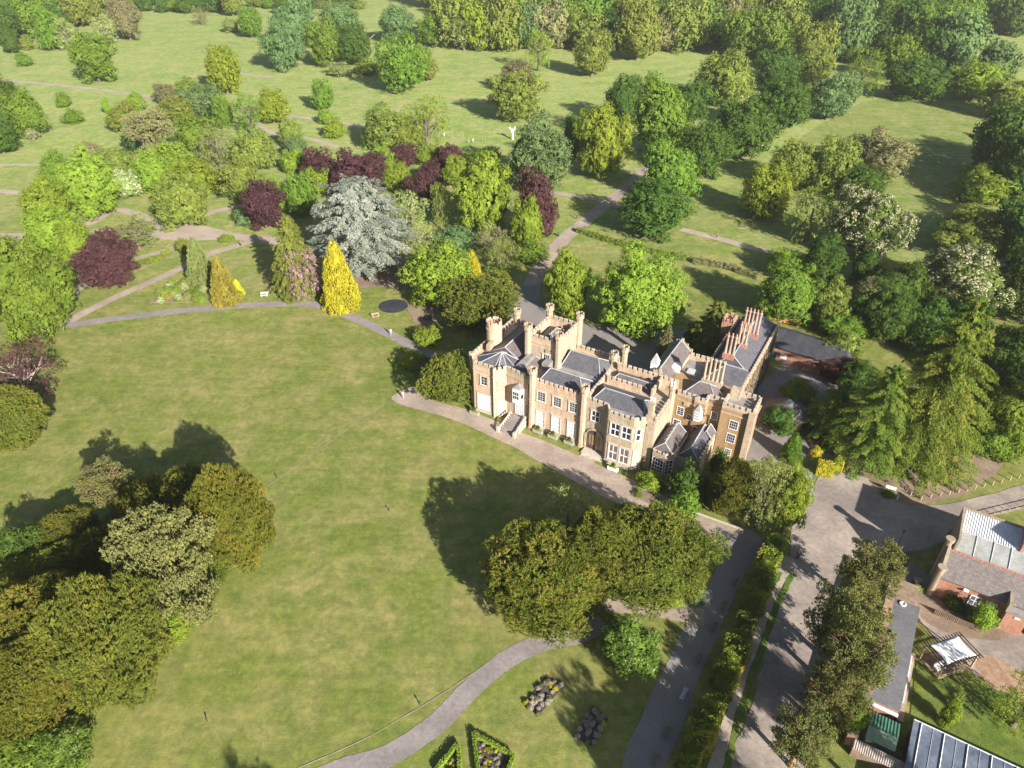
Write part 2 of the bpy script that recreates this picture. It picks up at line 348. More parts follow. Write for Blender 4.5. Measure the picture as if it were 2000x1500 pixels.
ribbon('path', [(1545, 1090), (1510, 1150), (1478, 1230), (1450, 1310), (1420, 1400), (1395, 1510)], 1.7, M_DUST, 'trodden footpath beside the road verge')
M_GARD = grassmat('garden grass', (0.085, 0.140, 0.024), (0.125, 0.165, 0.030), (0.17, 0.17, 0.05), 0.3)
ribbon('verge', [(1548, 1120), (1515, 1190), (1490, 1260), (1465, 1330), (1440, 1410), (1418, 1510)], 0.8, M_GARD, 'grass verge between footpath and road', rough=.15)
ribbon('verge', [(1519, 1115), (1482, 1190), (1456, 1260), (1427, 1340), (1392, 1430), (1367, 1510)], 1.2, M_GARD, 'grass verge under the long hedge', rough=.2)
patch('soil', [(1690, 930), (1700, 870), (1800, 850), (1900, 870), (1960, 900), (1900, 960), (1790, 985), (1745, 975)], M_SOIL, 'bare reddish soil under the big cedar', jit=.5)
patch('soil', [(700, 520), (740, 500), (800, 500), (800, 560), (740, 560), (700, 560)], M_SOIL, 'bare soil beneath the blue cedar', jit=.5)
patch('yard', [(1780, 1100), (1850, 1150), (2060, 1240), (2060, 1420), (1960, 1360), (1870, 1290), (1790, 1210), (1730, 1140)], M_ROAD, 'tarmac yard below the brick building', smooth=False, jit=.05)
patch('soil', [(1800, 1145), (1830, 1150), (1960, 1230), (1950, 1250), (1860, 1240), (1795, 1200)], M_SOIL, 'earth bed under the brick building', jit=.1)
patch('lawn', [(1790, 1290), (1850, 1330), (1900, 1350), (1960, 1345), (2060, 1420), (2080, 1540), (1960, 1500), (1780, 1420), (1778, 1395)], M_GARD, 'small bright garden lawn behind the sheds', smooth=False, jit=.05)
M_CHIP = surf('bark chips', (0.26, 0.15, 0.09), (0.40, 0.27, 0.19), 1.2, 9, world=True, bump=.5)
patch('soil', [(1905, 1300), (1930, 1280), (2020, 1330), (2020, 1360), (1940, 1345)], M_CHIP, 'bed of bark chips beside the pergola', jit=.15)
ribbon('trail', [(505, 960), (560, 925), (640, 868), (710, 815), (775, 775)], 0.09, M_DUST, 'thin pale worn line across the lawn', rough=.03)
ribbon('trail', [(560, 1510), (700, 1450), (790, 1400), (880, 1345), (1000, 1265)], 0.09, M_DUST, 'thin pale line beside the curving path', rough=.03)
# ------------------------------------------------------------------ leaf crowns (unit size, made of small leaf sprays)
def np_mesh(name, V, F4, rnd):
    """V (n,3); F4 (m,4); rnd (m,)"""
    me = bpy.data.meshes.new(name); nv, nf = len(V), len(F4)
    me.vertices.add(nv); me.vertices.foreach_set('co', V.astype(np.float32).ravel())
    me.loops.add(nf * 4); me.loops.foreach_set('vertex_index', F4.astype(np.int32).ravel())
    me.polygons.add(nf); me.polygons.foreach_set('loop_start', np.arange(0, nf * 4, 4, dtype=np.int32))
    me.polygons.foreach_set('loop_total', np.full(nf, 4, dtype=np.int32))
    at = me.attributes.new('rnd', 'FLOAT', 'FACE'); at.data.foreach_set('value', rnd.astype(np.float32))
    me.update(calc_edges=True); return me
def unit(a): return a / (np.linalg.norm(a, axis=1, keepdims=True) + 1e-9)
def quads(P, N, T, sx, sy):
    """leaf faces at P with normal N, long axis near T; half sizes sx, sy arrays"""
    T = unit(T - N * (T * N).sum(1, keepdims=True)); B = np.cross(N, T)
    sx = np.asarray(sx).reshape(-1, 1) * np.ones((len(P), 1)); sy = np.asarray(sy).reshape(-1, 1) * np.ones((len(P), 1))
    V = np.stack([P - T * sx, P - B * sy * .9 + T * sx * .1, P + T * sx, P + B * sy * .9 + T * sx * .1], 1).reshape(-1, 3)
    return V
def sphere_dirs(rg, n): return unit(rg.normal(size=(n, 3)))
def finish(name, V, rnd):
    F = np.arange(len(V)).reshape(-1, 4); return np_mesh(name, V, F, rnd)
def core(rg, scale=(.7, .7, .7), n=500, c=(0, 0, 0), s=.16):
    """inner leaves that close the crown"""
    d = sphere_dirs(rg, n); P = d * np.array(scale) + np.array(c); N = unit(d + rg.normal(size=d.shape) * .35)
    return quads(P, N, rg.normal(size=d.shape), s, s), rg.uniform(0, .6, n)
def crown_broad(seed, M=22, rl=(.27, .42), sub=34, leaves=15, ls=.034, spread=.105, flat=1.0, sparse=0.0, coreS=.66, low=-.75, jit=.12):
    rg = np.random.default_rng(seed)
    i = np.arange(M); ph = i * 2.39996 + rg.uniform(0, 6); z = 1 - 2 * (i + .5) / M; z = np.clip(z + rg.normal(size=M) * .1, -.85, .95)
    rr = np.sqrt(1 - z * z); C = np.stack([rr * np.cos(ph), rr * np.sin(ph), z], 1) * rg.uniform(.46, .84, (M, 1))
    C[:, :2] *= (1 + .14 * np.sin(ph * 2 + seed))[:, None]
    rad = rg.uniform(rl[0], rl[1], M)
    Ps, Ns, Rn, bigs = [], [], [], []
    for k in range(M):
        n = int(sub * (rad[k] / rl[1]) ** 2) + 4
        d = sphere_dirs(rg, n); d[:, 2] = np.where(d[:, 2] < -.5, -d[:, 2], d[:, 2])
        c = C[k] + d * rad[k] * rg.uniform(.82, 1.1, (n, 1))
        keep = np.ones(n, bool)
        for j in range(M):
            if j != k: keep &= np.linalg.norm(c - C[j], axis=1) > rad[j] * .72
        keep &= (c[:, 2] > low) & (rg.random(n) > sparse)
        c, d = c[keep], d[keep]
        for q in range(len(c)):
            m = leaves; dd = sphere_dirs(rg, m); pr = c[q] + dd * spread * rg.uniform(.3, 1, (m, 1)) * rg.uniform(.7, 1.25)
            nn = unit(d[q] * 1.0 + unit(C[k] + 1e-6)[None, :].repeat(m, 0) * .3 + dd * .6 + rg.normal(size=(m, 3)) * .28)  if False else unit(d[q][None, :] * .9 + dd * .75 + rg.normal(size=(m, 3)) * .3)
            Ps.append(pr); Ns.append(nn); Rn.append(np.clip(rg.uniform(.1, .9) + rg.normal(size=m) * jit, 0, 1))
        if coreS:
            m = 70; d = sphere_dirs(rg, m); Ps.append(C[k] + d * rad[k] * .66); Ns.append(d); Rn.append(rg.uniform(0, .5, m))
            bigs.append((sum(len(q) for q in Ps) - m, m, rad[k] * .17))
    P = np.concatenate(Ps); N = np.concatenate(Ns); rn = np.concatenate(Rn)
    S = np.full(len(P), 1.0)
    for a, m, b in bigs: S[a:a + m] = b / ls
    ls = ls * S
    V = quads(P, N, rg.normal(size=P.shape), ls * rg.uniform(.8, 1.4, len(P)), ls * rg.uniform(.55, 1.0, len(P)))
    if coreS:
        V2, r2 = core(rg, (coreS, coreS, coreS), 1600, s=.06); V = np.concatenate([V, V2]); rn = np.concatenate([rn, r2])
    V[:, 2] *= flat
    return finish('crown', V, rn)
def sprig_set(rg, C, D, L, n=7, w=.016, fan=.5):
    """needle sprigs: n long narrow faces fanned round each axis D from C"""
    k = len(C); Cc = np.repeat(C, n, 0); Dd = np.repeat(D, n, 0); Lr = np.repeat(L, n) * rg.uniform(.7, 1.15, k * n)
    ax = unit(Dd + rg.normal(size=Dd.shape) * fan); P = Cc + ax * Lr[:, None] * .5
    N = unit(np.cross(ax, rg.normal(size=ax.shape)) + Dd * .2)
    V = quads(P, N, ax, Lr * .5, w * rg.uniform(.8, 1.4, k * n))
    return V, np.repeat(np.clip(rg.uniform(0, 1, k), 0, 1), n) * .8 + rg.random(k * n) * .2
def crown_yew(seed, M=16, sub=105, n=8, L=.12, w=.017, low=-.8, up=.75, rr_=(.22, .42)):
    rg = np.random.default_rng(seed)
    i = np.arange(M); ph = i * 2.39996 + rg.uniform(0, 6); z = 1 - 1.75 * (i + .5) / M + rg.normal(size=M) * .04
    rr = np.sqrt(np.clip(1 - z * z, 0, 1)); C0 = np.stack([rr * np.cos(ph), rr * np.sin(ph), z], 1) * rg.uniform(.58, .86, (M, 1))
    C0[:, :2] *= (1 + .13 * np.sin(ph * 3 + seed) + .08 * np.sin(ph * 5 + 2 * seed))[:, None]
    rad = rg.uniform(rr_[0], rr_[1], M); Cs, Ds, Hs, CV, CR = [], [], [], [], []
    for k in range(M):
        m = int(sub * (rad[k] / rr_[1]) ** 1.6); d = sphere_dirs(rg, m); d[:, 2] = np.abs(d[:, 2]) * 1.1 - .3; d = unit(d)
        c = C0[k] + d * rad[k] * rg.uniform(.78, 1.04, (m, 1)); keep = c[:, 2] > low
        for j in range(M):
            if j != k: keep &= np.linalg.norm(c - C0[j], axis=1) > rad[j] * .74
        Cs.append(c[keep]); Ds.append(unit(d[keep] * .7 + np.array([0, 0, up]))); Hs.append(np.full(keep.sum(), rg.uniform(0, 1)))
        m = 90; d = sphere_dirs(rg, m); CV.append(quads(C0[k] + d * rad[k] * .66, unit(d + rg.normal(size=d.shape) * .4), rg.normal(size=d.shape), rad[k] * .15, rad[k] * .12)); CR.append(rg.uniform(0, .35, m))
    C = np.concatenate(Cs); D = np.concatenate(Ds); H = np.concatenate(Hs)
    V, r = sprig_set(rg, C, D, rg.uniform(.7, 1.3, len(C)) * L, n, w, .55)
    r = np.clip(np.repeat(H, n) * .45 + r * .5 + .08, 0, 1)
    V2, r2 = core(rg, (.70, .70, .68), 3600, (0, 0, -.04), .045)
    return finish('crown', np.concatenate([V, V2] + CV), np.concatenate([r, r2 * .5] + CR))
def crown_tier(seed, tiers=15, per=8, env='cone', droop=.25, leafL=.075, w=.022, dens=1.0, gap=.0, width=.55, tip=.06):
    """whorls of flat, slightly drooping sprays: cedar, spruce, fir"""
    rg = np.random.default_rng(seed); Vs, Rs = [], []
    for t in range(tiers):
        z = -1 + 2 * (t + rg.uniform(-.25, .25)) / (tiers - .2); f = min(1.0, max(0.0, (z + 1) / 2))
        if env == 'cone': rmax = (1 - f) ** .8 * .97 + tip
        elif env == 'round': rmax = math.sqrt(max(0.02, 1 - (z * .98) ** 2)) * (.75 + .25 * (1 - f)) + .05
        else: rmax = (1 - f ** 2.5) * .95 + .06
        k = max(3, int(per * (0.45 + rmax)))
        for b in range(k):
            a = 2 * math.pi * (b + rg.uniform(-.35, .35)) / k + t * 1.1; r = rmax * rg.uniform(.72, 1.12)
            m = int(60 * dens * (.3 + r)); u = rg.random(m) ** .65; wd = width * r * (1 - u * .75) * .5
            lat = rg.uniform(-1, 1, m) * wd; up = .10 * math.sin(b * 2.3)
            x = u * r; zz = z + x * up - droop * x * x - np.abs(lat) * .15 + rg.normal(size=m) * .012
            P = np.stack([x * math.cos(a) - lat * math.sin(a), x * math.sin(a) + lat * math.cos(a), zz], 1)
            out = np.array([math.cos(a), math.sin(a), -.25 - droop * .8]); side = np.array([-math.sin(a), math.cos(a), -.2])
            T = unit(out[None, :] + side[None, :] * (np.sign(lat) * .8)[:, None] + rg.normal(size=P.shape) * .25)
            N = unit(np.array([0, 0, 1.0])[None, :] + np.array([math.cos(a), math.sin(a), 0])[None, :] * .35 + rg.normal(size=P.shape) * .35)
            Vs.append(quads(P, N, T, leafL * rg.uniform(.6, 1.2, m), w * rg.uniform(.7, 1.3, m))); Rs.append(np.clip(rg.uniform(.15, .85) + rg.normal(size=m) * .15, 0, 1))
    if gap < .5:
        n = 500; zc = rg.uniform(-1, .85, n); f = (zc + 1) / 2; a = rg.uniform(0, 6.28, n)
        rr = ((1 - f) ** .8 if env != 'round' else np.sqrt(1 - zc ** 2 * .95)) * .42
        P = np.stack([rr * np.cos(a), rr * np.sin(a), zc], 1); N = unit(np.stack([np.cos(a), np.sin(a), .3 + 0 * a], 1) + rg.normal(size=P.shape) * .3)
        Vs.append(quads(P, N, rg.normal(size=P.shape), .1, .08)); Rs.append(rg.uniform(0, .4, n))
    return finish('crown', np.concatenate(Vs), np.concatenate(Rs))
def crown_cone(seed, n=2600, L=.085, w=.026, pw=.85, per=5):
    """dense upright cone or column of small sprays (golden cypress, young fir)"""
    rg = np.random.default_rng(seed); f = 1 - np.sqrt(rg.random(n)) * .98; a = rg.uniform(0, 6.28, n)
    lump = 1 + .12 * np.sin(a * 5 + f * 9) + .08 * np.sin(a * 9 - f * 25); r = ((1 - f) ** pw) * lump * rg.uniform(.82, 1.03, n)
    lowr = np.clip((f + .08) / .12, .6, 1); r *= lowr
    P = np.stack([r * np.cos(a), r * np.sin(a), f * 2 - 1], 1); D = unit(np.stack([np.cos(a), np.sin(a), .9 + 0 * a], 1))
    V, rr = sprig_set(rg, P, D, rg.uniform(.7, 1.2, n) * L, per, w, .6)
    m = 500; f = rg.random(m) * .93; a = rg.uniform(0, 6.28, m); r = (1 - f) ** pw * .8
    P = np.stack([r * np.cos(a), r * np.sin(a), f * 2 - 1], 1); N = unit(np.stack([np.cos(a), np.sin(a), .4 + 0 * a], 1))
    V2 = quads(P, N, np.array([[0, 0, 1.0]]).repeat(m, 0), .12, .09)
    return finish('crown', np.concatenate([V, V2]), np.concatenate([rr, rg.uniform(0, .5, m)]))
def crown_puffs(seed, M=44, rl=(.15, .27), sub=26, n=7, L=.06, w=.010, R0=.82):
    """open crown of rounded needle puffs on limbs (pine)"""
    rg = np.random.default_rng(seed); Cs, Ds, CV, CR = [], [], [], []
    C0 = sphere_dirs(rg, M) * (rg.random((M, 1)) ** .45) * R0; rad = rg.uniform(rl[0], rl[1], M)
    for k in range(M):
        m = int(sub * (rad[k] / rl[1]) ** 2 * 1.9); d = sphere_dirs(rg, m); d[:, 2] = np.where(d[:, 2] < -.3, -d[:, 2], d[:, 2])
        c = C0[k] + d * rad[k] * rg.uniform(.5, 1.0, (m, 1)) * np.array([1.15, 1.15, .7]); Cs.append(c)
        m2 = 46; d2 = sphere_dirs(rg, m2); CV.append(quads(C0[k] + d2 * rad[k] * .6 * np.array([1.1, 1.1, .7]), unit(d2 + rg.normal(size=d2.shape) * .4), rg.normal(size=d2.shape), rad[k] * .15, rad[k] * .12)); CR.append(rg.uniform(0, .35, m2)); Ds.append(unit(d + np.array([0, 0, .5])))
    C = np.concatenate(Cs); D = np.concatenate(Ds); V, r = sprig_set(rg, C, D, rg.uniform(.7, 1.3, len(C)) * L, n, w, .8)
    return finish('crown', np.concatenate([V] + CV), np.concatenate([r] + CR))
def limb_mesh(seed, n=16, r0=.035, zlow=-.9, reach=.85, sub=2):
    """bare limbs reaching through a crown"""
    rg = random.Random(seed); mb = MB()
    mb.tube((0, 0, -1), (0.02, 0.03, .1), r0 * 1.6, r0, 6)
    for i in range(n):
        a = i * 2.4 + rg.uniform(-.4, .4); z0 = -.75 + .8 * i / n; e = rg.uniform(.2, 1.15); r = reach * rg.uniform(.75, 1.05)
        q = Vector((math.cos(a) * math.cos(e) * r, math.sin(a) * math.cos(e) * r, min(.95, math.sin(e) * r + z0 * .3)))
        p = Vector((0, 0, z0)); m = p.lerp(q, .5) + Vector((rg.uniform(-.05, .05), rg.uniform(-.05, .05), rg.uniform(0, .1)))
        mb.tube(p, m, r0 * .7, r0 * .45, 5); mb.tube(m, q, r0 * .45, r0 * .15, 4)
        for s_ in range(sub):
            b = m.lerp(q, rg.uniform(.0, .6)); v = (q - p).normalized() + Vector((rg.uniform(-.8, .8), rg.uniform(-.8, .8), rg.uniform(-.1, .7)))
            mb.tube(b, b + v * .22, r0 * .28, r0 * .08, 4)
    me = bpy.data.meshes.new('limbs'); me.from_pydata(mb.v, [], mb.f); me.update(); return me
def trunk_mesh(seed):
    rg = random.Random(seed); mb = MB(); n = 9; prof = [(1.5, -.02), (1.05, .08), (.9, .3), (.78, .6), (.62, 1.0), (.3, 1.5)]
    vs = []; fs = []
    for r, z in prof:
        ox, oy = rg.uniform(-.12, .12) * z, rg.uniform(-.12, .12) * z
        vs += [(ox + r * math.cos(2 * math.pi * i / n) * (1 + .1 * math.sin(3 * i + seed)), oy + r * math.sin(2 * math.pi * i / n), z) for i in range(n)]
    for k in range(len(prof) - 1): fs += [(k * n + i, k * n + (i + 1) % n, (k + 1) * n + (i + 1) % n, (k + 1) * n + i) for i in range(n)]
    mb.add(vs, fs); me = bpy.data.meshes.new('trunk'); me.from_pydata(mb.v, [], mb.f); me.update(); return me
PR = {
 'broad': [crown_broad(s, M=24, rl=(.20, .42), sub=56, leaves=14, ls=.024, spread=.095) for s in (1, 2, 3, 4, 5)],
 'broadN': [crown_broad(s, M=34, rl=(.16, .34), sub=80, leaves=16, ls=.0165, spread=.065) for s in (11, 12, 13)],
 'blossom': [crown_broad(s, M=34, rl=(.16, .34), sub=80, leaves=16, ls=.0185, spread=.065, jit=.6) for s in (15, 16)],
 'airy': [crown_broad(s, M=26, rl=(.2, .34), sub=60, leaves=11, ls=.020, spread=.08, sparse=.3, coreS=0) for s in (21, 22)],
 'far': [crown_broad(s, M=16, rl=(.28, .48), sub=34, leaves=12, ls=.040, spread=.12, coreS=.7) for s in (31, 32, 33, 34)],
 'yew': [crown_yew(s, M=26, sub=170, L=.085, w=.010) for s in (41, 42)],
 'yewN': [crown_yew(s, M=58, sub=190, n=9, L=.072, w=.0056, rr_=(.13, .30), up=1.1) for s in (43, 44, 45)],
 'cedar': [crown_tier(51, 15, 10, 'round', .16, .032, .009, 4.0)],
 'cedarN': [crown_tier(s, 22, 9, 'para', .24, .028, .0065, 6.0, width=.46, tip=.05) for s in (52, 53)],
 'fir': [crown_tier(54, 22, 12, 'para', .2, .045, .013, 2.6)],
 'cone': [crown_cone(61, n=4600, L=.07, w=.014, pw=.60), crown_cone(62, n=4600, L=.07, w=.014, pw=.66)],
 'pine': [crown_puffs(s, M=60, sub=34, L=.055) for s in (71, 72)],
 'pineN': [crown_puffs(s, M=110, rl=(.11, .22), sub=46, n=8, L=.042, w=.0080, R0=.86) for s in (73, 74)],
 'bush': [crown_broad(s, M=14, rl=(.28, .5), sub=44, leaves=13, ls=.036, spread=.11) for s in (81, 82)],
}
TRUNKS = [trunk_mesh(1), trunk_mesh(2)]; LIMBS = [limb_mesh(3), limb_mesh(4, 20, .028)]
BARK = surf('bark', (0.11, 0.085, 0.065), (0.19, 0.155, 0.125), 1.5, rough=1, bump=.6)
BARKL = surf('pale bark', (0.26, 0.22, 0.19), (0.36, 0.31, 0.27), 1.5, rough=1, bump=.5)
BARKR = surf('red pine bark', (0.22, 0.12, 0.08), (0.32, 0.19, 0.13), 1.5, rough=1, bump=.5)
LC = {
 'G': leafmat('mid green leaves', (0.085, 0.125, 0.024), (0.165, 0.215, 0.045)),
 'B': leafmat('fresh bright green leaves', (0.130, 0.168, 0.028), (0.238, 0.272, 0.052)),
 'Y': leafmat('yellow green leaves', (0.130, 0.175, 0.028), (0.220, 0.258, 0.050)),
 'O': leafmat('olive leaves', (0.115, 0.135, 0.036), (0.215, 0.225, 0.070)),
 'D': leafmat('dark green leaves', (0.045, 0.075, 0.020), (0.095, 0.135, 0.038)),
 'S': leafmat('blue green leaves', (0.080, 0.115, 0.055), (0.155, 0.205, 0.110)),
 'W': leafmat('grey olive leaves', (0.135, 0.150, 0.062), (0.240, 0.245, 0.120)),
 'L': leafmat('cream tinged leaves', (0.160, 0.195, 0.065), (0.300, 0.325, 0.140), (0.50, 0.50, 0.32), .25),
 'P': leafmat('copper beech leaves', (0.055, 0.024, 0.038), (0.112, 0.048, 0.066)),
 'K': leafmat('red maple leaves', (0.065, 0.020, 0.026), (0.120, 0.040, 0.044)),
 'N': leafmat('brownish twiggy leaves', (0.140, 0.120, 0.075), (0.240, 0.210, 0.140)),
 'U': leafmat('gold conifer sprays', (0.300, 0.260, 0.030), (0.540, 0.460, 0.060)),
 'M': leafmat('pink blossom sprays', (0.240, 0.135, 0.200), (0.390, 0.235, 0.340)),
 'C': leafmat('blue cedar needles', (0.125, 0.125, 0.142), (0.260, 0.250, 0.292), trans=.15),
 'J': leafmat('yew sprays with golden new growth', (0.064, 0.070, 0.016), (0.158, 0.142, 0.030), (0.245, 0.200, 0.045), .20, .2),
 'I': leafmat('dark yew sprays', (0.066, 0.078, 0.020), (0.158, 0.150, 0.034), (0.210, 0.190, 0.042), .15, .2),
 'E': leafmat('cedar needles', (0.072, 0.100, 0.022), (0.165, 0.195, 0.042), (0.215, 0.235, 0.050), .25, .2),
 'Q': leafmat('pine needles', (0.105, 0.105, 0.045), (0.215, 0.195, 0.085), trans=.2),
 'X': leafmat('pale scots pine needles', (0.105, 0.096, 0.048), (0.200, 0.178, 0.088), trans=.2),
 'T': leafmat('leaves with white blossom candles', (0.075, 0.105, 0.032), (0.135, 0.165, 0.058), (0.52, 0.50, 0.38), .40),
 'g': leafmat('dull gold sprays', (0.19, 0.155, 0.040), (0.34, 0.275, 0.075)),
 'H': leafmat('white blossom', (0.170, 0.200, 0.080), (0.300, 0.320, 0.180), (0.60, 0.58, 0.48), .4),
 'F': leafmat('leaves dotted with white flowers', (0.075, 0.115, 0.026), (0.150, 0.195, 0.048), (0.55, 0.57, 0.42), .06),
 'V': leafmat('autumn tinged ivy leaves', (0.070, 0.090, 0.018), (0.235, 0.225, 0.040), (0.38, 0.29, 0.06), .22),
}
NT = [0]
KN = {'blossom': 'chestnut_tree', 'broad': 'broadleaf_tree', 'broadN': 'broadleaf_tree', 'airy': 'broadleaf_tree', 'far': 'woodland_tree', 'yew': 'yew_tree', 'yewN': 'yew_tree', 'cedar': 'cedar_tree', 'cedarN': 'cedar_tree', 'fir': 'fir_tree', 'cone': 'cypress_tree', 'pine': 'pine_tree', 'pineN': 'pine_tree', 'bush': 'shrub'}
def tree(kind, x0, y0, x1, y1, col, label, gap=None, group=None, name=None, limbs=None, squash=None, cat=None, bark=None, rot=None):
    """crown fills the photo box; where it stands, its radius and height follow from the camera"""
    NT[0] += 1; k = NT[0]; cx, cy = (x0 + x1) / 2, (y0 + y1) / 2
    if gap is None: gap = {'bush': -.25, 'cone': .02, 'fir': .03, 'cedarN': .10, 'cedar': .10, 'pine': .1, 'pineN': .1, 'yew': -.15, 'yewN': -.15, 'airy': -.05}.get(kind, -.12)
    hc = 5.0
    for _ in range(12):
        P = gp(cx, cy, hc); z = depth(P); Rr = (x1 - x0) / 2 * z / FOC
        V = (y1 - y0) / 2 * z / FOC; ph = math.atan2(CAM_H - hc, P.y)
        rz2 = V * V - (Rr * math.sin(ph)) ** 2
        Rz = math.sqrt(max(rz2, (Rr * .45) ** 2)) / max(.3, math.cos(ph))
        Rz = min(Rz, Rr * 2.6)
        if kind in ('cone', 'fir'): Rz = V / math.cos(ph) * .93
        if kind == 'cedarN': Rz = (V - .42 * Rr * math.sin(ph)) / math.cos(ph)
        if squash: Rz = Rr * squash
        hc = Rz * (1 + gap)
    nm = name or KN[kind]
    root = empty(nm, (P.x, P.y, 0)); cat = cat or ('shrub' if kind == 'bush' else 'tree')
    tag(root, label, cat, group)
    def part(n, me, mat, loc, sc, rz=0.0):
        o = bpy.data.objects.new(n, me)
        if not me.materials: me.materials.append(BARK)
        COL.objects.link(o); o.parent = root; o.location = loc; o.scale = sc; o.rotation_euler = (0, 0, rz)
        o.material_slots[0].link = 'OBJECT'; o.material_slots[0].material = mat; return o
    kf = .98 if kind in ('yewN', 'cedarN') else (1.05 if cy < 150 and kind != 'far' else 1.10); Rr *= kf; Rz *= kf * .97; pl = PR[kind]; rz = (k * 1.7) % 6.28 if rot is None else rot
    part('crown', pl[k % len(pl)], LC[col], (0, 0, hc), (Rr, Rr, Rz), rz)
    bm = bark or (BARKR if kind in ('pine', 'pineN') else BARK)
    if kind == 'bush': part('stem', TRUNKS[k % 2], bm, (0, 0, 0), (Rr * .08, Rr * .08, max(.2, hc * .7)), rz)
    else: part('trunk', TRUNKS[k % 2], bm, (0, 0, 0), (Rr * .06 + .1, Rr * .06 + .1, hc * .8), rz)
    if limbs is None: limbs = kind in ('airy', 'pine', 'pineN')
    if limbs: part('limbs', LIMBS[k % 2], bm, (0, 0, hc), (Rr * .95, Rr * .95, Rz * .95), rz)
    return root
T = tree
# --- big specimen trees near the house and lawn
T('cedar', 596, 340, 804, 535, 'C', 'huge silver blue cedar with flat spreading branches', squash=.86)
T('fir', 526, 420, 618, 578, 'O', 'olive green conifer beside the pink blossom shrub')
T('airy', 556, 484, 636, 588, 'M', 'slender shrub covered in pink blossom beside the golden cypress', name='blossom_tree', cat='blossom tree')
T('cone', 626, 472, 693, 605, 'U', 'bright golden conical cypress at the bend of the path')
T('cone', 360, 464, 414, 562, 'W', 'narrow grey green cypress on the rockery bed')
T('cone', 408, 503, 457, 594, 'g', 'pale brownish gold cypress on the rockery bed')
T('cone', 452, 545, 474, 578, 'U', 'tiny golden conifer at the end of the rockery bed')
T('bush', 442, 566, 475, 588, 'B', 'round green bush below the tiny golden conifer')
T('broadN', 878, 300, 1008, 465, 'B', 'very large fresh green tree in the middle of the shrub garden')
T('broad', 985, 238, 1116, 378, 'S', 'big dark bluish green oak at the meadow edge by the avenue')
T('broad', 1132, 208, 1232, 358, 'B', 'tall sunlit yellow green lime tree beside the avenue')
T('broad', 1094, 222, 1152, 312, 'D', 'dark tree half hidden behind the sunlit lime')
T('broad', 1214, 348, 1348, 472, 'D', 'dark green oak on the right of the path crossing')
T('broad', 1252, 282, 1368, 400, 'G', 'rounded tree behind the dark oak at the path crossing')
T('broadN', 1062, 484, 1160, 628, 'B', 'smaller of the two bright green chestnuts behind the mansion')
T('broadN', 1165, 488, 1330, 668, 'B', 'larger of the two bright green chestnuts behind the mansion')
T('yew', 868, 535, 1012, 650, 'I', 'dark yew at the left rear corner of the mansion')
T('broad', 790, 474, 930, 602, 'Y', 'wide yellow green tree above the round black pit')
T('cone', 905, 488, 940, 545, 'U', 'small golden conifer among the wide yellow green tree')
T('airy', 925, 438, 1002, 505, 'N', 'twiggy brownish tree leaning over the avenue')
T('airy', 950, 465, 1020, 545, 'O', 'loose olive shrub beside the avenue bend', gap=0)
T('yew', 828, 690, 918, 798, 'I', 'dark pyramid yew at the left front corner of the mansion')
T('fir', 852, 690, 888, 745, 'G', 'small feathery conifer behind the corner yew')
T('bush', 780, 686, 828, 724, 'B', 'low bright green bush beside the lawn path corner')
T('fir', 1345, 588, 1450, 700, 'O', 'yellowish tree in shade between the mansion and its rear wing')
T('fir', 1284, 632, 1322, 700, 'N', 'thin brown topped conifer close behind the mansion roofs')
T('yewN', 935, 1008, 1190, 1254, 'J', 'giant golden tipped yew on the front lawn', squash=.85)
T('yewN', 1155, 966, 1398, 1212, 'I', 'giant dark green yew behind the golden tipped one', squash=.85)
T('yewN', 1080, 985, 1260, 1190, 'I', 'dark yew merging between the two giant ones')
T('yewN', 225, 930, 350, 1070, 'I', 'dark yew between the scots pine tip and the large pine')
T('yewN', 10, 1050, 190, 1210, 'I', 'dark shaded yew beside the dark broadleaf at the left edge')
T('yewN', 330, 1040, 450, 1170, 'I', 'low yew against the right flank of the large pine')
T('airy', 1040, 962, 1180, 1050, 'L', 'pale flowering bush on the far side of the giant yews', gap=0, limbs=False)
T('broadN', 1170, 1190, 1290, 1332, 'F', 'glossy round magnolia dotted with white flowers', squash=.95, gap=0)
T('bush', 1290, 1150, 1335, 1186, 'Y', 'yellow green shrub at the foot of the dark yew')
T('bush', 1846, 1168, 1886, 1192, 'D', 'dark plants along the left wall of the brick building')
T('bush', 1880, 1182, 1912, 1206, 'S', 'blue green plants under the white window of the brick building')
T('bush', 1330, 1130, 1378, 1180, 'S', 'blue green shrub at the right foot of the dark yew')
T('yewN', 1383, 892, 1478, 1022, 'I', 'upright dark yew below the mansion side wing')
T('airy', 1448, 880, 1548, 1040, 'W', 'pale twiggy tree next to the yard with grey olive leaves', gap=0)
T('broadN', 1505, 912, 1584, 1048, 'Y', 'yellow leaved tree hanging over the yard corner', gap=.0)
T('bush', 1305, 905, 1370, 990, 'D', 'dark shrub against the low side extension')
T('bush', 1310, 950, 1372, 1010, 'G', 'broadleaf shrub beside the drive below the side extension')
T('bush', 1244, 922, 1302, 958, 'B', 'bright yellow green bush in front of the low bay window')
T('broadN', 1330, 905, 1400, 1000, 'D', 'dark evergreen shrub below the crenellated low wing', squash=.8)
T('bush', 1385, 880, 1420, 930, 'D', 'dark bush at the foot of the end tower')
T('broadN', 1488, 780, 1560, 860, 'D', 'dark shrub between the end tower and the pavilion', squash=.8)
T('broadN', 1520, 735, 1600, 805, 'G', 'green shrub in the shaded court behind the pavilion', squash=.8)
T('broadN', 1600, 800, 1680, 880, 'D', 'dark undergrowth under the left side of the cedar', squash=.7)
T('broadN', 1640, 690, 1720, 780, 'D', 'dark shrub mass between outbuilding and cedar', squash=.8)
T('broadN', 1330, 620, 1400, 700, 'D', 'dark yew in the shade left of the rear wing', squash=.9)
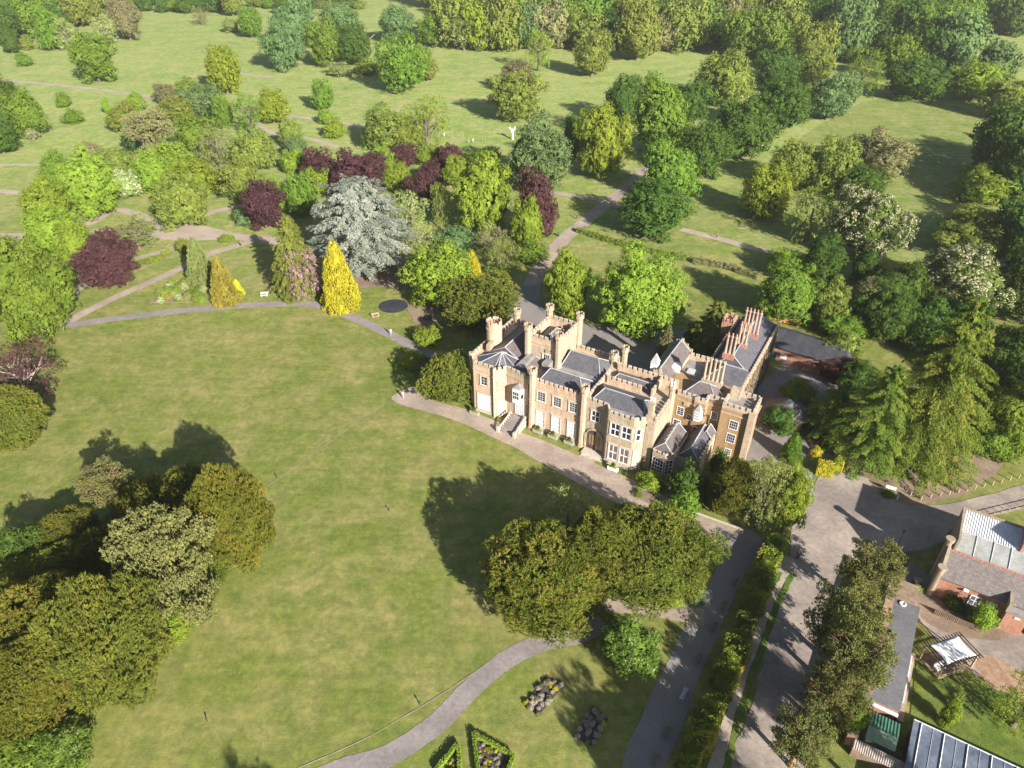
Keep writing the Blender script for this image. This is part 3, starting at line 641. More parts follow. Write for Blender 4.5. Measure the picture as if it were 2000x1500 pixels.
# purple trees
T('broadN', 147, 452, 264, 566, 'P', 'round dark purple copper beech at the left of the garden paths', bark=BARK, limbs=True)
T('broad', 472, 352, 552, 452, 'P', 'small round purple beech right of the gravel path')
T('broad', 585, 296, 660, 362, 'P', 'purple beech at the left end of the purple row')
T('broad', 630, 300, 750, 392, 'P', 'widest purple beech directly behind the blue cedar')
T('broad', 762, 280, 818, 330, 'P', 'small purple beech behind the yellow shrubs')
T('broad', 848, 280, 908, 338, 'P', 'purple beech near the top of the shrub garden')
T('broad', 792, 336, 872, 402, 'P', 'purple beech half hidden right of the blue cedar')
T('broad', 1002, 338, 1090, 474, 'P', 'tall purple beech below the dark bluish oak')
T('airy', -30, 662, 102, 800, 'P', 'bronze purple beech with bare pale limbs at the left edge', bark=BARKL)
T('broad', 690, 296, 752, 352, 'P', 'purple beech just right of the widest one behind the blue cedar')
T('broad', 818, 312, 868, 360, 'P', 'purple beech in the gap below the yellow tree')
# left edge
T('yewN', 60, 985, 200, 1110, 'I', 'dark yew on the shadow side of the lower left clump')
T('yewN', 290, 1075, 430, 1215, 'I', 'dark yew half hidden under the large grey green pine')
T('broadN', -40, 462, 138, 672, 'G', 'large leafy oak at the left edge beside the path junction')
T('yewN', -60, 745, 92, 895, 'I', 'dark shrubby mass below the purple beech at the left edge', gap=0)
# pines and yews of the lower left clump
T('pineN', 148, 893, 265, 1006, 'X', 'pale scots pine standing at the tip of the lower left clump', gap=.9)
T('pineN', 215, 975, 425, 1250, 'X', 'large grey green pine in the middle of the lower left clump', gap=-.05, limbs=False)
T('yewN', 290, 905, 440, 1040, 'I', 'dark yew behind the large pine')
T('yewN', 375, 900, 535, 1135, 'J', 'green gold yew at the right end of the lower left clump')
T('yewN', 120, 1030, 260, 1170, 'I', 'shaded yew left of the large grey green pine')
T('yewN', -60, 1110, 200, 1360, 'J', 'golden brown yew at the left edge of the frame')
T('yewN', 90, 1120, 330, 1400, 'I', 'broad dark yew at the lower end of the clump')
T('yewN', -70, 1230, 150, 1460, 'J', 'yew with orange tips near the lower left corner')
T('broadN', -10, 1015, 98, 1135, 'D', 'dark broadleaf tree at the left edge beside the clump')
T('broadN', 292, 1165, 385, 1270, 'B', 'bright green shrub at the foot of the large pine', gap=-.2, squash=.6)
T('broadN', 60, 1410, 180, 1520, 'F', 'white flowered shrub in the bottom left corner', gap=-.2, squash=.7)
T('broadN', -80, 1400, 90, 1560, 'G', 'leafy bush at the bottom left corner of the frame', gap=-.2, squash=.7)
# pines by the road
T('pineN', 1640, 1048, 1770, 1185, 'Q', 'topmost of the dark pines between road and sheds', gap=.5)
T('pineN', 1580, 1130, 1730, 1300, 'Q', 'second pine down the row beside the road', gap=.35)
T('pineN', 1600, 1180, 1750, 1360, 'Q', 'broad pine overhanging the flat roofed shed', gap=.35)
T('pineN', 1560, 1290, 1690, 1430, 'Q', 'pine with bare lower limbs beside the road', gap=.35)
T('pineN', 1506, 1372, 1630, 1505, 'Q', 'lowest pine standing at the road edge', gap=.4)
T('broadN', 1640, 1355, 1698, 1440, 'G', 'green bush beside the brick gate pier', gap=0)
# right side
T('cedarN', 1735, 555, 1965, 925, 'E', 'tallest dark green cedar with layered branches right of the mansion')
T('cedarN', 1640, 690, 1815, 905, 'E', 'lower spreading cedar with its trunk showing beside the yard', gap=.22)
T('broadN', 1920, 640, 2060, 790, 'D', 'dark leafy tree at the right edge beside the tallest cedar')
T('broadN', 1905, 740, 2050, 905, 'G', 'green leafy tree at the right edge above the verge posts')
T('broadN', 1690, 560, 1790, 680, 'D', 'dark tree in shade left behind the tallest cedar')
T('broadN', 1600, 640, 1690, 720, 'O', 'olive tree over the outbuilding roof')
T('cedarN', 1570, 735, 1695, 860, 'E', 'smaller cedar low branches beside the pavilion')
T('blossom', 1630, 358, 1770, 518, 'T', 'chestnut smothered in white blossom beside the field')
T('blossom', 1788, 476, 1978, 625, 'T', 'second white blossomed chestnut nearer the right edge')
T('broadN', 1828, 402, 1985, 510, 'O', 'olive leaved tree above the right hand blossomed chestnut')
T('broad', 1864, 326, 1972, 400, 'B', 'bright round tree at the right end of the field')
T('broad', 1940, 325, 2020, 400, 'Y', 'yellow green tree at the right edge of the frame')
T('broad', 1935, 385, 2060, 500, 'D', 'dark tree behind the right edge of the frame')
T('broad', 1960, 480, 2080, 640, 'D', 'dark tree right of the white blossomed chestnut')
T('broadN', 1474, 508, 1606, 640, 'G', 'round green tree behind the rear wing of the mansion')
T('broadN', 1565, 462, 1650, 560, 'D', 'dark tree between the round green tree and the blossom')
T('broad', 1500, 484, 1575, 545, 'Y', 'yellowish young tree above the round green tree')
T('broadN', 1580, 540, 1660, 650, 'O', 'olive tree right of the round green tree')
T('airy', 1655, 540, 1755, 650, 'N', 'grey brown feathery tree left of the enormous cedar')
T('broadN', 1600, 600, 1700, 670, 'G', 'low green tree over the garden wall behind the wing')
T('broadN', 1660, 490, 1720, 560, 'D', 'dark shrubby tree below the first blossomed chestnut')
T('airy', 1532, 360, 1642, 475, 'O', 'olive airy tree left of the white blossomed chestnut', limbs=False)
T('broad', 1445, 318, 1546, 432, 'B', 'solitary bright round tree in the shaded grass')
T('broad', 1502, 276, 1600, 372, 'O', 'dark olive tree at the left of the row below the field')
T('broad', 1580, 280, 1680, 385, 'O', 'middle tree of the row below the field')
T('broad', 1660, 260, 1776, 350, 'N', 'brownish evergreen at the right of the row below the field')
T('broad', 1640, 320, 1730, 400, 'D', 'dark evergreen under the brownish one')
T('broad', 1388, 188, 1516, 316, 'D', 'large dark oak in the centre right of the park')
T('broad', 1328, 238, 1428, 352, 'D', 'dark oak lower left of the large dark oak')
T('broad', 1232, 160, 1350, 310, 'G', 'tall green tree in the clump right of the lime')
T('broad', 1180, 154, 1262, 246, 'D', 'dark rounded tree at the left of the park clump')
T('broad', 1310, 160, 1385, 245, 'D', 'deep green tree between the clump and the large dark oak')
T('broad', 1366, 98, 1476, 208, 'O', 'broad olive tree above the large dark oak')
T('broad', 1478, 150, 1582, 264, 'D', 'dark oak on the near edge of the right hand wood')
T('broad', 1576, 146, 1672, 238, 'S', 'bluish dark oak at the top of the mown field')
T('broad', 1475, 98, 1560, 180, 'D', 'dark tree in the heart of the right hand wood')
T('airy', 1640, 90, 1730, 200, 'G', 'pale green tree with visible limbs over the field corner')
T('broad', 1545, 80, 1625, 170, 'O', 'olive topped tree in the right hand wood')
T('broad', 1730, 115, 1850, 198, 'D', 'dark trees edge at the top right of the field')
T('broad', 1770, 20, 1875, 130, 'G', 'tall green tree beyond the field corner')
T('broad', 1695, 2, 1758, 90, 'G', 'lone green tree beside the far track')
T('broad', 1855, 120, 1960, 200, 'Y', 'yellow green hedge tree at the top right')
T('broad', 1920, 150, 2040, 235, 'O', 'olive hedge tree near the right edge')
T('bush', 1876, 78, 1902, 105, 'H', 'white flowering bush in the far right meadow')
T('bush', 1943, 245, 1990, 285, 'V', 'yellow tinted bush at the right end of the mown field')
T('broad', 1975, 225, 2060, 330, 'D', 'dark tree at the right end of the mown field')
# middle distance singles
T('broad', 955, 140, 1056, 240, 'O', 'lone spreading oak in the open meadow', limbs=True)
T('broad', 978, 115, 1050, 182, 'N', 'grey brown tree just behind the lone spreading oak')
T('airy', 1022, 58, 1082, 138, 'Y', 'yellowish tree at the far edge of the meadow')
T('broad', 1118, 66, 1198, 152, 'O', 'rounded khaki tree standing on the far meadow')
T('broad', 738, 76, 838, 184, 'G', 'big round green tree left of centre in the meadow')
T('broad', 812, 108, 856, 160, 'O', 'olive tree just behind the big round green one')
T('broad', 398, 84, 470, 186, 'B', 'tall bright green tree alone in the meadow')
T('broad', 138, 64, 222, 164, 'G', 'leaning dark green tree alone in the left meadow', limbs=False)
T('broad', 606, 162, 656, 216, 'G', 'small round tree beside the thin dusty track')
T('bush', 622, 214, 652, 246, 'Y', 'upper of two yellow green bushes below the small round tree')
T('bush', 632, 232, 676, 274, 'Y', 'lower of two yellow green bushes below the small round tree')
T('broad', 544, 234, 592, 292, 'O', 'roundish green tree at the edge of the left shrubbery')
T('broad', 558, 266, 600, 314, 'S', 'blue green conifer below the roundish green tree')
T('bush', 32, 104, 62, 132, 'G', 'round bush in the upper left meadow')
T('bush', 108, 182, 138, 212, 'G', 'bush below the dusty track in the left meadow')
T('bush', 120, 216, 160, 244, 'G', 'wide low bush in the left meadow')
T('bush', 198, 194, 217, 224, 'Y', 'tiny upright bush left of the shrubbery')
T('broad', 512, 42, 594, 140, 'S', 'silvery blue poplar at the left of the poplar group')
T('broad', 525, 2, 620, 90, 'S', 'tall silvery poplar behind the leftmost one')
T('broad', 600, 42, 670, 132, 'G', 'green tree in the middle of the poplar group')
T('broad', 625, 8, 715, 110, 'S', 'silvery poplar in the middle of the group')
T('broad', 655, 45, 722, 130, 'D', 'dark poplar at the right of the group')
T('broad', 738, 12, 812, 85, 'S', 'silvery tree right of the dead white limbs')
T('bush', 640, 122, 690, 152, 'W', 'scrubby patch below the poplar group')
T('bush', 690, 115, 745, 150, 'O', 'olive scrub left of the big round green tree')
T('broad', 815, 26, 872, 92, 'G', 'dark green tree at the corner of the far wood')
T('airy', 878, 30, 932, 98, 'L', 'pale tree left of the far wood')
T('airy', 922, 68, 950, 100, 'L', 'small pale bush left of the far wood')
# left shrubbery
SH = 'left shrubbery'
for a in [
 ('broad', 298, 164, 348, 204, 'N', 'brownish tree at the top of the left shrubbery'),
 ('broad', 343, 154, 396, 196, 'O', 'olive tree at the top of the left shrubbery'),
 ('broad', 350, 166, 426, 236, 'S', 'wide dark tree near the top of the left shrubbery'),
 ('broad', 308, 186, 382, 252, 'O', 'olive tree under the wide dark one in the shrubbery'),
 ('broad', 248, 180, 282, 220, 'Y', 'small yellow green tree at the left tip of the shrubbery'),
 ('broad', 208, 204, 274, 260, 'O', 'rounded olive tree at the left side of the shrubbery'),
 ('broad', 418, 188, 454, 254, 'G', 'narrow green tree in the middle of the shrubbery'),
 ('airy', 450, 178, 516, 262, 'G', 'round tree with pale limbs at the right of the shrubbery'),
 ('broad', 500, 172, 560, 244, 'B', 'fresh green tree at the right tip of the shrubbery'),
 ('pine', 240, 196, 344, 322, 'N', 'big grey brown pine in the left shrubbery'),
 ('bush', 238, 244, 272, 300, 'S', 'grey green shrub left of the big grey brown pine'),
 ('broad', 338, 228, 422, 295, 'G', 'green tree right of the grey brown pine'),
 ('airy', 386, 244, 462, 330, 'W', 'grey birch with white limbs in the shrubbery'),
 ('broad', 452, 254, 542, 334, 'O', 'wide olive tree right of the grey birch'),
 ('broad', 268, 292, 330, 384, 'Y', 'golden yellow maple left of centre in the shrubbery'),
 ('broad', 305, 278, 378, 344, 'B', 'fresh green tree behind the golden maple'),
 ('broad', 338, 314, 436, 386, 'Y', 'yellow green tree below the grey birch'),
 ('broad', 432, 308, 512, 398, 'O', 'olive tree above the gravel path bend'),
 ('broadN', 294, 340, 408, 450, 'O', 'big round khaki tree at the gravel path widening'),
 ('broad', 150, 278, 202, 322, 'N', 'pinkish brown tree above the left cluster'),
 ('broad', 78, 300, 132, 360, 'G', 'green tree at the top of the left cluster'),
 ('broadN', 112, 292, 230, 432, 'B', 'tallest bright tree of the left cluster'),
 ('broad', 198, 288, 264, 344, 'O', 'olive tree behind the white blossomed shrub'),
 ('broad', 216, 328, 274, 390, 'H', 'white blossomed shrub tree right of the left cluster'),
 ('broadN', 38, 345, 140, 460, 'Y', 'yellow green tree at the left of the left cluster'),
 ('broadN', 55, 400, 168, 510, 'Y', 'yellow green tree at the foot of the left cluster'),
 ('broad', 118, 440, 172, 522, 'Y', 'narrow yellow tree behind the purple copper beech'),
 ('airy', 214, 416, 312, 492, 'W', 'grey green weeping tree beside the copper beech'),
 ('broad', 548, 290, 600, 340, 'Y', 'yellow green tree left of the purple row'),
 ('broad', 514, 345, 560, 425, 'Y', 'yellowish tree right of the small round purple beech'),
 ('broad', 552, 340, 618, 432, 'G', 'green tree at the left of the blue cedar'),
 ('broad', 600, 328, 664, 382, 'B', 'bright tree breaking through the purple row'),
 ('broad', 716, 288, 772, 338, 'Y', 'yellow green tree between the purple beeches'),
 ('broad', 742, 314, 800, 374, 'B', 'bright tree right above the blue cedar'),
 ('broad', 808, 284, 862, 324, 'Y', 'yellow tree among the upper purple beeches'),
 ('broad', 862, 310, 915, 365, 'Y', 'yellow green tree left of the very large fresh green one'),
 ('broad', 700, 212, 802, 294, 'O', 'wide olive tree above the purple row'),
 ('airy', 785, 184, 878, 294, 'Y', 'yellow leaved tree with white limbs above the purple row'),
 ('broad', 760, 228, 820, 296, 'O', 'olive tree between the two above the purple row'),
 ('airy', 770, 370, 838, 452, 'L', 'cream flowered tree right of the blue cedar'),
 ('airy', 838, 356, 882, 450, 'O', 'slender weeping tree left of the very large fresh green one'),
 ('airy', 782, 432, 850, 492, 'L', 'cream and pink shrub below the cream flowered tree'),
 ('bush', 850, 440, 935, 492, 'S', 'blue green shrub below the very large fresh green tree'),
 ('broad', 1000, 380, 1062, 492, 'Y', 'narrow yellow green tree beside the tall purple beech'),
 ('bush', 1000, 470, 1070, 520, 'G', 'low border planting left of the avenue'),
 ('broad', 905, 288, 980, 340, 'G', 'green tree peeping over the very large fresh green one'),
 ('bush', 372, 540, 420, 570, 'G', 'green mound on the rockery bed'),
 ('bush', 460, 408, 500, 446, 'S', 'bluish shrub beside the small round purple beech'),
 ('bush', 426, 458, 456, 474, 'B', 'oval green flower island by the gravel path'),
 ('broad', 345, 465, 370, 500, 'O', 'small dark shrub left of the narrow grey cypress'),
]: T(*a)
# far left and top woods: single trees of a named group where the photo shows them
for a in [
 ('broad', -40, 0, 40, 90, 'D', 'dark wood tree at the extreme top left corner'),
 ('broad', 64, 16, 120, 100, 'G', 'green tree at the front of the top left wood'),
 ('airy', 104, 34, 148, 98, 'L', 'white flowered tree in the top left wood'),
 ('airy', 172, 28, 232, 88, 'L', 'pale green tree at the right of the top left wood'),
 ('broad', 212, -10, 274, 80, 'N', 'grey brown tree at the right end of the top left wood'),
 ('broad', 110, -30, 190, 52, 'O', 'tall twiggy tree in the top left wood'),
 ('broad', 0, 60, 34, 105, 'D', 'low dark shrub tree at the left edge of the meadow'),
 ('bush', 34, 70, 66, 100, 'O', 'bush at the foot of the top left wood'),
 ('broad', 10, 172, 84, 272, 'G', 'green tree in the cluster at the left edge'),
 ('broad', -40, 150, 44, 250, 'D', 'dark tree at the back of the left edge cluster'),
 ('broad', -40, 228, 30, 305, 'D', 'dark tree at the foot of the left edge cluster'),
 ('airy', 50, 250, 74, 276, 'H', 'tiny white blossomed bush at the left edge cluster'),
 ('broad', 428, -25, 472, 32, 'O', 'thin twiggy tree on the far hedge line'),
 ('broad', 462, 12, 512, 74, 'G', 'round green tree at the far hedge line'),
 ('broad', 432, 36, 468, 64, 'W', 'greyish bush on the far hedge line'),
 ('airy', 375, 14, 408, 48, 'N', 'pinkish bush at the far hedge line'),
]: T(*a)
rg_ = random.Random(5)
def wood(poly, step, cols, label, group, wpx, asp=1.15, seed=1):
    """individual woodland trees on a jittered grid of photo positions inside a polygon"""
    rg = random.Random(seed); xs = [p[0] for p in poly]; ys = [p[1] for p in poly]
    def inside(x, y):
        c = False
        for i in range(len(poly)):
            a, b = poly[i], poly[i - 1]
            if (a[1] > y) != (b[1] > y) and x < (b[0] - a[0]) * (y - a[1]) / (b[1] - a[1]) + a[0]: c = not c
        return c
    y = max(ys)
    row = 0; made = []
    while y > min(ys):
        k = .55 + .45 * (y + 120) / 320.0
        x = min(xs) + (row % 2) * step * k * .5
        while x < max(xs):
            xx, yy = x + rg.uniform(-.25, .25) * step * k, y + rg.uniform(-.2, .2) * step * k * .6
            if inside(xx, yy):
                wv = wpx * k * rg.uniform(.8, 1.25); hv = wv * asp * rg.uniform(.85, 1.2); c = rg.choice(cols)
                cn = {'D': 'dark', 'G': 'mid green', 'O': 'olive', 'Y': 'yellow green', 'S': 'bluish', 'B': 'bright green', 'N': 'brownish', 'W': 'grey green', 'L': 'pale'}[c]
                made.append((xx, cn, T('far', xx - wv / 2, yy - hv, xx + wv / 2, yy, c, f'{cn} {label}', group=f'{cn} {group}')))
            x += step * k
        y -= step * k * .62; row += 1
    for cn in {m[1] for m in made}:
        row_ = sorted([m for m in made if m[1] == cn], key=lambda m: m[0])
        for i, m in enumerate(row_):
            n = i + 1; sf = 'th' if 10 < n % 100 < 14 else {1: 'st', 2: 'nd', 3: 'rd'}.get(n % 10, 'th')
            m[2]['label'] = f'{cn} {label}, {n}{sf} from left'
wood([(860, 100), (1000, 112), (1120, 98), (1240, 120), (1370, 125), (1450, 100), (1490, 80), (1480, -40), (780, -60), (800, 10), (900, 25), (860, 60)], 52, 'DGGOODYGSN', 'tree in the far wood along the top', 'trees of the far wood', 88, seed=3)
wood([(1480, 150), (1600, 150), (1720, 130), (1800, 190), (1980, 190), (1900, 130), (1800, 110), (1760, 30), (1600, 20), (1640, 70), (1500, 80), (1400, 70)], 60, 'DDGGOS', 'tree in the wood above the mown field', 'trees above the mown field', 92, seed=4)
wood([(1740, 90), (1870, 95), (2060, 75), (2060, -60), (1500, -60), (1620, -10), (1720, 30)], 56, 'DDGSG', 'tree in the wood at the top right corner', 'trees of the top right wood', 94, seed=6)
wood([(-60, 90), (40, 100), (140, 70), (260, 50), (270, -10), (250, -50), (-80, -60)], 50, 'DDGOW', 'tree in the wood at the top left corner', 'trees of the top left wood', 80, seed=7)
wood([(270, 28), (400, 40), (430, 35), (420, -40), (250, -40)], 34, 'DDG', 'tree on the far hedge line at the top', 'trees of the far hedge line', 44, .9, seed=8)
wood([(480, 20), (560, 28), (700, 24), (720, 14), (640, -10), (480, -20)], 26, 'DGO', 'hedgerow tree behind the poplar group', 'hedgerow trees behind the poplars', 34, .7, seed=9)
wood([(1960, 300), (2060, 300), (2100, 600), (1990, 560)], 70, 'DD', 'tree lining the right edge of the field', 'trees lining the right edge', 90, seed=10)
for x, y, lb in [(1810, 640, 'dark tree just behind the top of the enormous cedar'), (1760, 570, 'dark tree between the blossomed chestnut and the cedar'), (1720, 610, 'dark tree left behind the enormous cedar'), (1880, 630, 'dark tree right behind the enormous cedar'), (1990, 690, 'dark tree above the second cedar at the right edge'), (2010, 790, 'dark tree beside the second cedar at the right edge'), (1940, 850, 'green tree low at the right edge above the road')]:
    T('broadN', x - 55, y - 60, x + 55, y + 55, 'D' if y < 800 else 'G', lb)
# trees standing below the frame: their shadows reach the road and lawn
for i, (x, y, h, r) in enumerate([(1640, 1660, 17, 3.0), (1730, 1560, 18, 3.2), (1360, 1650, 16, 3.5)]):
    pass
# ------------------------------------------------------------------ the mansion, built in its own frame: x along the front, y back, z up
M_STONE = masonry('cream stone', (0.400, 0.312, 0.228), (0.500, 0.398, 0.298), (0.33, 0.26, 0.195), 0.7, 0.32, (0.33, 0.265, 0.165))
M_STONEP = masonry('pink washed stone', (0.490, 0.345, 0.240), (0.590, 0.430, 0.315), (0.41, 0.295, 0.215), 0.7, 0.32, (0.44, 0.34, 0.235))
M_BUFF = masonry('buff brick', (0.34, 0.205, 0.100), (0.42, 0.265, 0.135), (0.31, 0.22, 0.135), 0.34, 0.13, (0.34, 0.22, 0.11))
M_DRESS = surf('weathered dressings', (0.34, 0.27, 0.20), (0.50, 0.41, 0.32), 0.8, 7, bump=.3)
M_COPE = surf('pale coping stone', (0.42, 0.36, 0.295), (0.54, 0.475, 0.40), 1.0, 8, bump=.2)
M_SLATE = masonry('grey slates', (0.088, 0.090, 0.108), (0.122, 0.122, 0.140), (0.058, 0.058, 0.070), 0.5, 0.22, (0.14, 0.125, 0.13), .55, True, .012)
M_SLATEB = masonry('brownish slates', (0.115, 0.102, 0.105), (0.155, 0.138, 0.138), (0.075, 0.068, 0.070), 0.5, 0.22, (0.17, 0.13, 0.12), .6, True, .012)
M_LEAD = surf('lead flats', (0.20, 0.185, 0.18), (0.32, 0.30, 0.29), 0.7, 5, rough=.6, spec=.5)
M_LEADR = surf('lead rolls', (0.30, 0.30, 0.31), (0.42, 0.42, 0.43), 0.8, 5, rough=.5, spec=.5)
M_WHITE = surf('white paint', (0.74, 0.73, 0.72), (0.82, 0.81, 0.80), 1.0, 6, rough=.5)
M_BLIND = surf('white blinds behind glass', (0.42, 0.43, 0.46), (0.62, 0.62, 0.64), 2.0, 9, rough=.25, spec=.5)
M_GLASS = surf('dark window glass', (0.018, 0.020, 0.030), (0.045, 0.048, 0.062), 0.9, 4, rough=.08, spec=.6)
M_POT = surf('terracotta', (0.34, 0.17, 0.12), (0.46, 0.26, 0.19), 2.0, 8)
M_PIPE = surf('dark iron', (0.045, 0.042, 0.04), (0.07, 0.065, 0.06), 2, 8, rough=.5)
M_DARK = surf('dark doorway timber', (0.06, 0.04, 0.03), (0.10, 0.07, 0.05), 2, 8, rough=.6)
M_BRICK = masonry('red brick', (0.40, 0.145, 0.085), (0.50, 0.205, 0.125), (0.42, 0.30, 0.23), 0.26, 0.09, (0.30, 0.115, 0.075))
M_TERR = surf('terrace paving', (0.22, 0.19, 0.18), (0.30, 0.265, 0.25), 0.8, 5)

MANS = empty('mansion', (gp(1038, 835).x, gp(1038, 835).y, 0), R(-30.5))
tag(MANS, 'castellated cream stone country mansion with turrets and slate roofs', 'mansion')

def merlons(mb, p, q, z, t=.32, mw=.62, gw=.34, mh=.5, inset=.0):
    p = Vector(p); q = Vector(q); Ln = (q - p).length; d = (q - p).normalized(); n = max(1, int(round((Ln + gw) / (mw + gw))))
    mw2 = (Ln - (n - 1) * gw) / n if n > 1 else Ln
    for i in range(n):
        s = i * (mw2 + gw); a = p + d * s; b = p + d * (s + mw2); mb.wall(a, b, z, z + mh, t)
def parapet(name, pts, z0, z1, mat, parent, closed=False, t=.32, cope=True, mh=.5, mw=.62, string=True):
    """pts run so that the building is on the left; wall + merlons, with a string course proud of the face"""
    mb = MB(); n = len(pts); seg = [(pts[i], pts[(i + 1) % n]) for i in range(n if closed else n - 1)]
    cm = MB()
    for p, q in seg:
        P = Vector(p); Q = Vector(q); d = (Q - P).normalized()
        mb.wall(P, Q, z0, z1, t, 0.0)
        if string: mb.wall(P - d * .03, Q + d * .03, z0 - .9, z0 - .72, .2, -.09)
        merlons(mb, P, Q, z1, t, mh=mh, mw=mw)
        k = MB(); merlons(cm, P, Q, z1 + mh, t, mw=mw, mh=.07)
    o = mb.build(name, mat, parent)
    cm.build('coping', M_COPE, o); return o
def block(name, poly, z1, mat, z0=0.0, parent=None):
    mb = MB().prism(poly, z0, z1); return mb.build(name, mat, parent or MANS)
def turret(x, y, z0, z1, r=.56, mat=None, parent=None, pots=0, n=8, cap=1.28, merl=True):
    mb = MB(); rot = math.pi / 8
    mb.cyl(x, y, z0, z1 - 1.1, r, r, n, rot); mb.cyl(x, y, z0, z0 + .5, r * 1.18, r * 1.12, n, rot)
    mb.cyl(x, y, z1 - 1.35, z1 - 1.05, r * 1.02, r * cap, n, rot); mb.cyl(x, y, z1 - 1.05, z1 - .45, r * cap, r * cap, n, rot)
    mb.cyl(x, y, (z0 + z1) / 2 - .08, (z0 + z1) / 2 + .08, r * 1.12, r * 1.12, n, rot)
    if merl:
        for i in range(n):
            a = rot + 2 * math.pi * (i + .5) / n; M = Matrix.Translation((x, y, 0)) @ Matrix.Rotation(a, 4, 'Z')
            mb.box(r * cap * .66, r * cap * .97, -.15, .15, z1 - .46, z1, M)
    o = mb.build('turret', mat or M_STONE, parent or MANS)
    MB().cyl(x, y, z1 - .452, z1 - .40, r * cap * .62, r * cap * .55, n, rot).build('cap_top', M_PIPE if merl else M_LEAD, o)
    for i in range(pots):
        a = 2 * math.pi * i / pots + .4
        MB().cyl(x + .26 * math.cos(a), y + .26 * math.sin(a), z1 - .45, z1 + .35, .19, .15, 10).build('chimney_pot', M_WHITE, o)
    return o
def hip(name, a0, a1, b0, b1, z0, z1, ax='x', in0=1.0, in1=1.0, mat=None, parent=None, rolls=True, off=0.0):
    """roof over a rectangle; ridge along ax, drawn in by in0 / in1 x half width at its ends (0 = gable)"""
    mat = mat or M_SLATE
    if ax == 'x':
        m = (b0 + b1) / 2 + off; hw = (b1 - b0) / 2; r0, r1 = (a0 + in0 * hw, m), (a1 - in1 * hw, m)
    else:
        m = (a0 + a1) / 2 + off; hw = (a1 - a0) / 2; r0, r1 = (m, b0 + in0 * hw), (m, b1 - in1 * hw)
    c = [(a0, b0, z0), (a1, b0, z0), (a1, b1, z0), (a0, b1, z0), (*r0, z1), (*r1, z1)]
    if ax == 'x': fs = [(0, 1, 5, 4), (1, 2, 5), (2, 3, 4, 5), (3, 0, 4)]; hips = [(0, 4), (3, 4), (1, 5), (2, 5)]
    else: fs = [(0, 1, 4), (1, 2, 5, 4), (2, 3, 5), (3, 0, 4, 5)]; hips = [(0, 4), (1, 4), (2, 5), (3, 5)]
    mb = MB().add(c, fs + [(3, 2, 1, 0)]); o = mb.build(name, mat, parent or MANS)
    if rolls:
        rb = MB(); rb.tube(c[4], c[5], .11, .11, 6)
        for i, j in hips:
            if (i in (0, 3) and in0 > 0) or (i in (1, 2) and in1 > 0) or ax == 'y': rb.tube(c[i], c[j], .085, .085, 6)
        rb.build('lead_roll', M_LEADR, o)
    return o
def window(p, d, z0, z1, wd, cols=3, rows=3, glass=None, frame=.10, bar=.035, parent=None, hood=True, stone=None, name='window', sill=True, out=0.0, arch=False):
    """p = middle of the opening on the wall face (plan), d = direction along the wall seen left to right"""
    d = Vector(d).normalized(); n = Vector((d.y, -d.x)); c = Vector(p) + n * out
    M = Matrix(((d.x, -n.x, 0, c.x), (d.y, -n.y, 0, c.y), (0, 0, 1, 0), (0, 0, 0, 1)))     # local y = into the wall
    h = wd / 2; mb = MB()
    mb.box(-h, -h + frame, -.07, .05, z0, z1, M); mb.box(h - frame, h, -.07, .05, z0, z1, M)
    mb.box(-h + frame, h - frame, -.07, .05, z0, z0 + frame, M); mb.box(-h + frame, h - frame, -.07, .05, z1 - frame, z1, M)
    iw = wd - 2 * frame; ih = z1 - z0 - 2 * frame
    for i in range(1, cols):
        x = -h + frame + iw * i / cols; mb.box(x - bar / 2, x + bar / 2, -.055, .02, z0 + frame, z1 - frame, M)
    for j in range(1, rows):
        z = z0 + frame + ih * j / rows; b2 = bar * (1.5 if j * 2 == rows or (rows % 2 and j == rows // 2 + 1 and rows > 3) else 1)
        mb.box(-h + frame, h - frame, -.052, .022, z - b2 / 2, z + b2 / 2, M)
    o = mb.build(name, M_WHITE, parent or MANS)
    MB().box(-h + frame * .5, h - frame * .5, -.035, .03, z0 + frame * .5, z1 - frame * .5, M).build('pane', glass or M_GLASS, o)
    if hood:
        s = MB(); k = .17
        s.box(-h - k, -h - .003, -.13, .05, z0, z1 + k, M); s.box(h + .003, h + k, -.13, .05, z0, z1 + k, M); s.box(-h - .003, h + .003, -.13, .05, z1 + .003, z1 + k, M)
        s.box(-h - k - .12, h + k + .12, -.20, .05, z1 + k + .003, z1 + k + .10, M)
        if sill: s.box(-h - k - .05, h + k + .05, -.2, .05, z0 - .14, z0 - .003, M)
        s.build('surround', stone or M_COPE, o)
    return o
HP = 9.85           # roof level behind the parapets
FR = (1, 0)
# walls ------------------------------------------------------------
left_poly = [(-13.5, 1.4), (-11.7, -.6), (-7.75, -.45), (-7.3, -1.0), (-5.65, .85), (-1.75, .35), (-.45, .32), (-.45, 6.2), (-3.2, 6.2), (-4.3, 6.6), (-4.3, 13.9), (-9.5, 16.2), (-12.4, 16.2), (-13.4, 14.0)]
block('left_wing_wall', left_poly, HP, M_STONEP)
block('centre_wall', [(-.45, .2), (10.2, .2), (10.2, 13.9), (-.45, 13.9)], HP - .012, M_STONEP)
right_poly = [(10.2, -.2), (14.1, -.3), (15.0, -1.75), (19.4, -1.7), (20.9, -.6), (20.95, -.15), (22.3, -.1), (22.3, 11.6), (10.2, 11.6)]
block('right_wing_wall', right_poly, HP - .024, M_STONE)
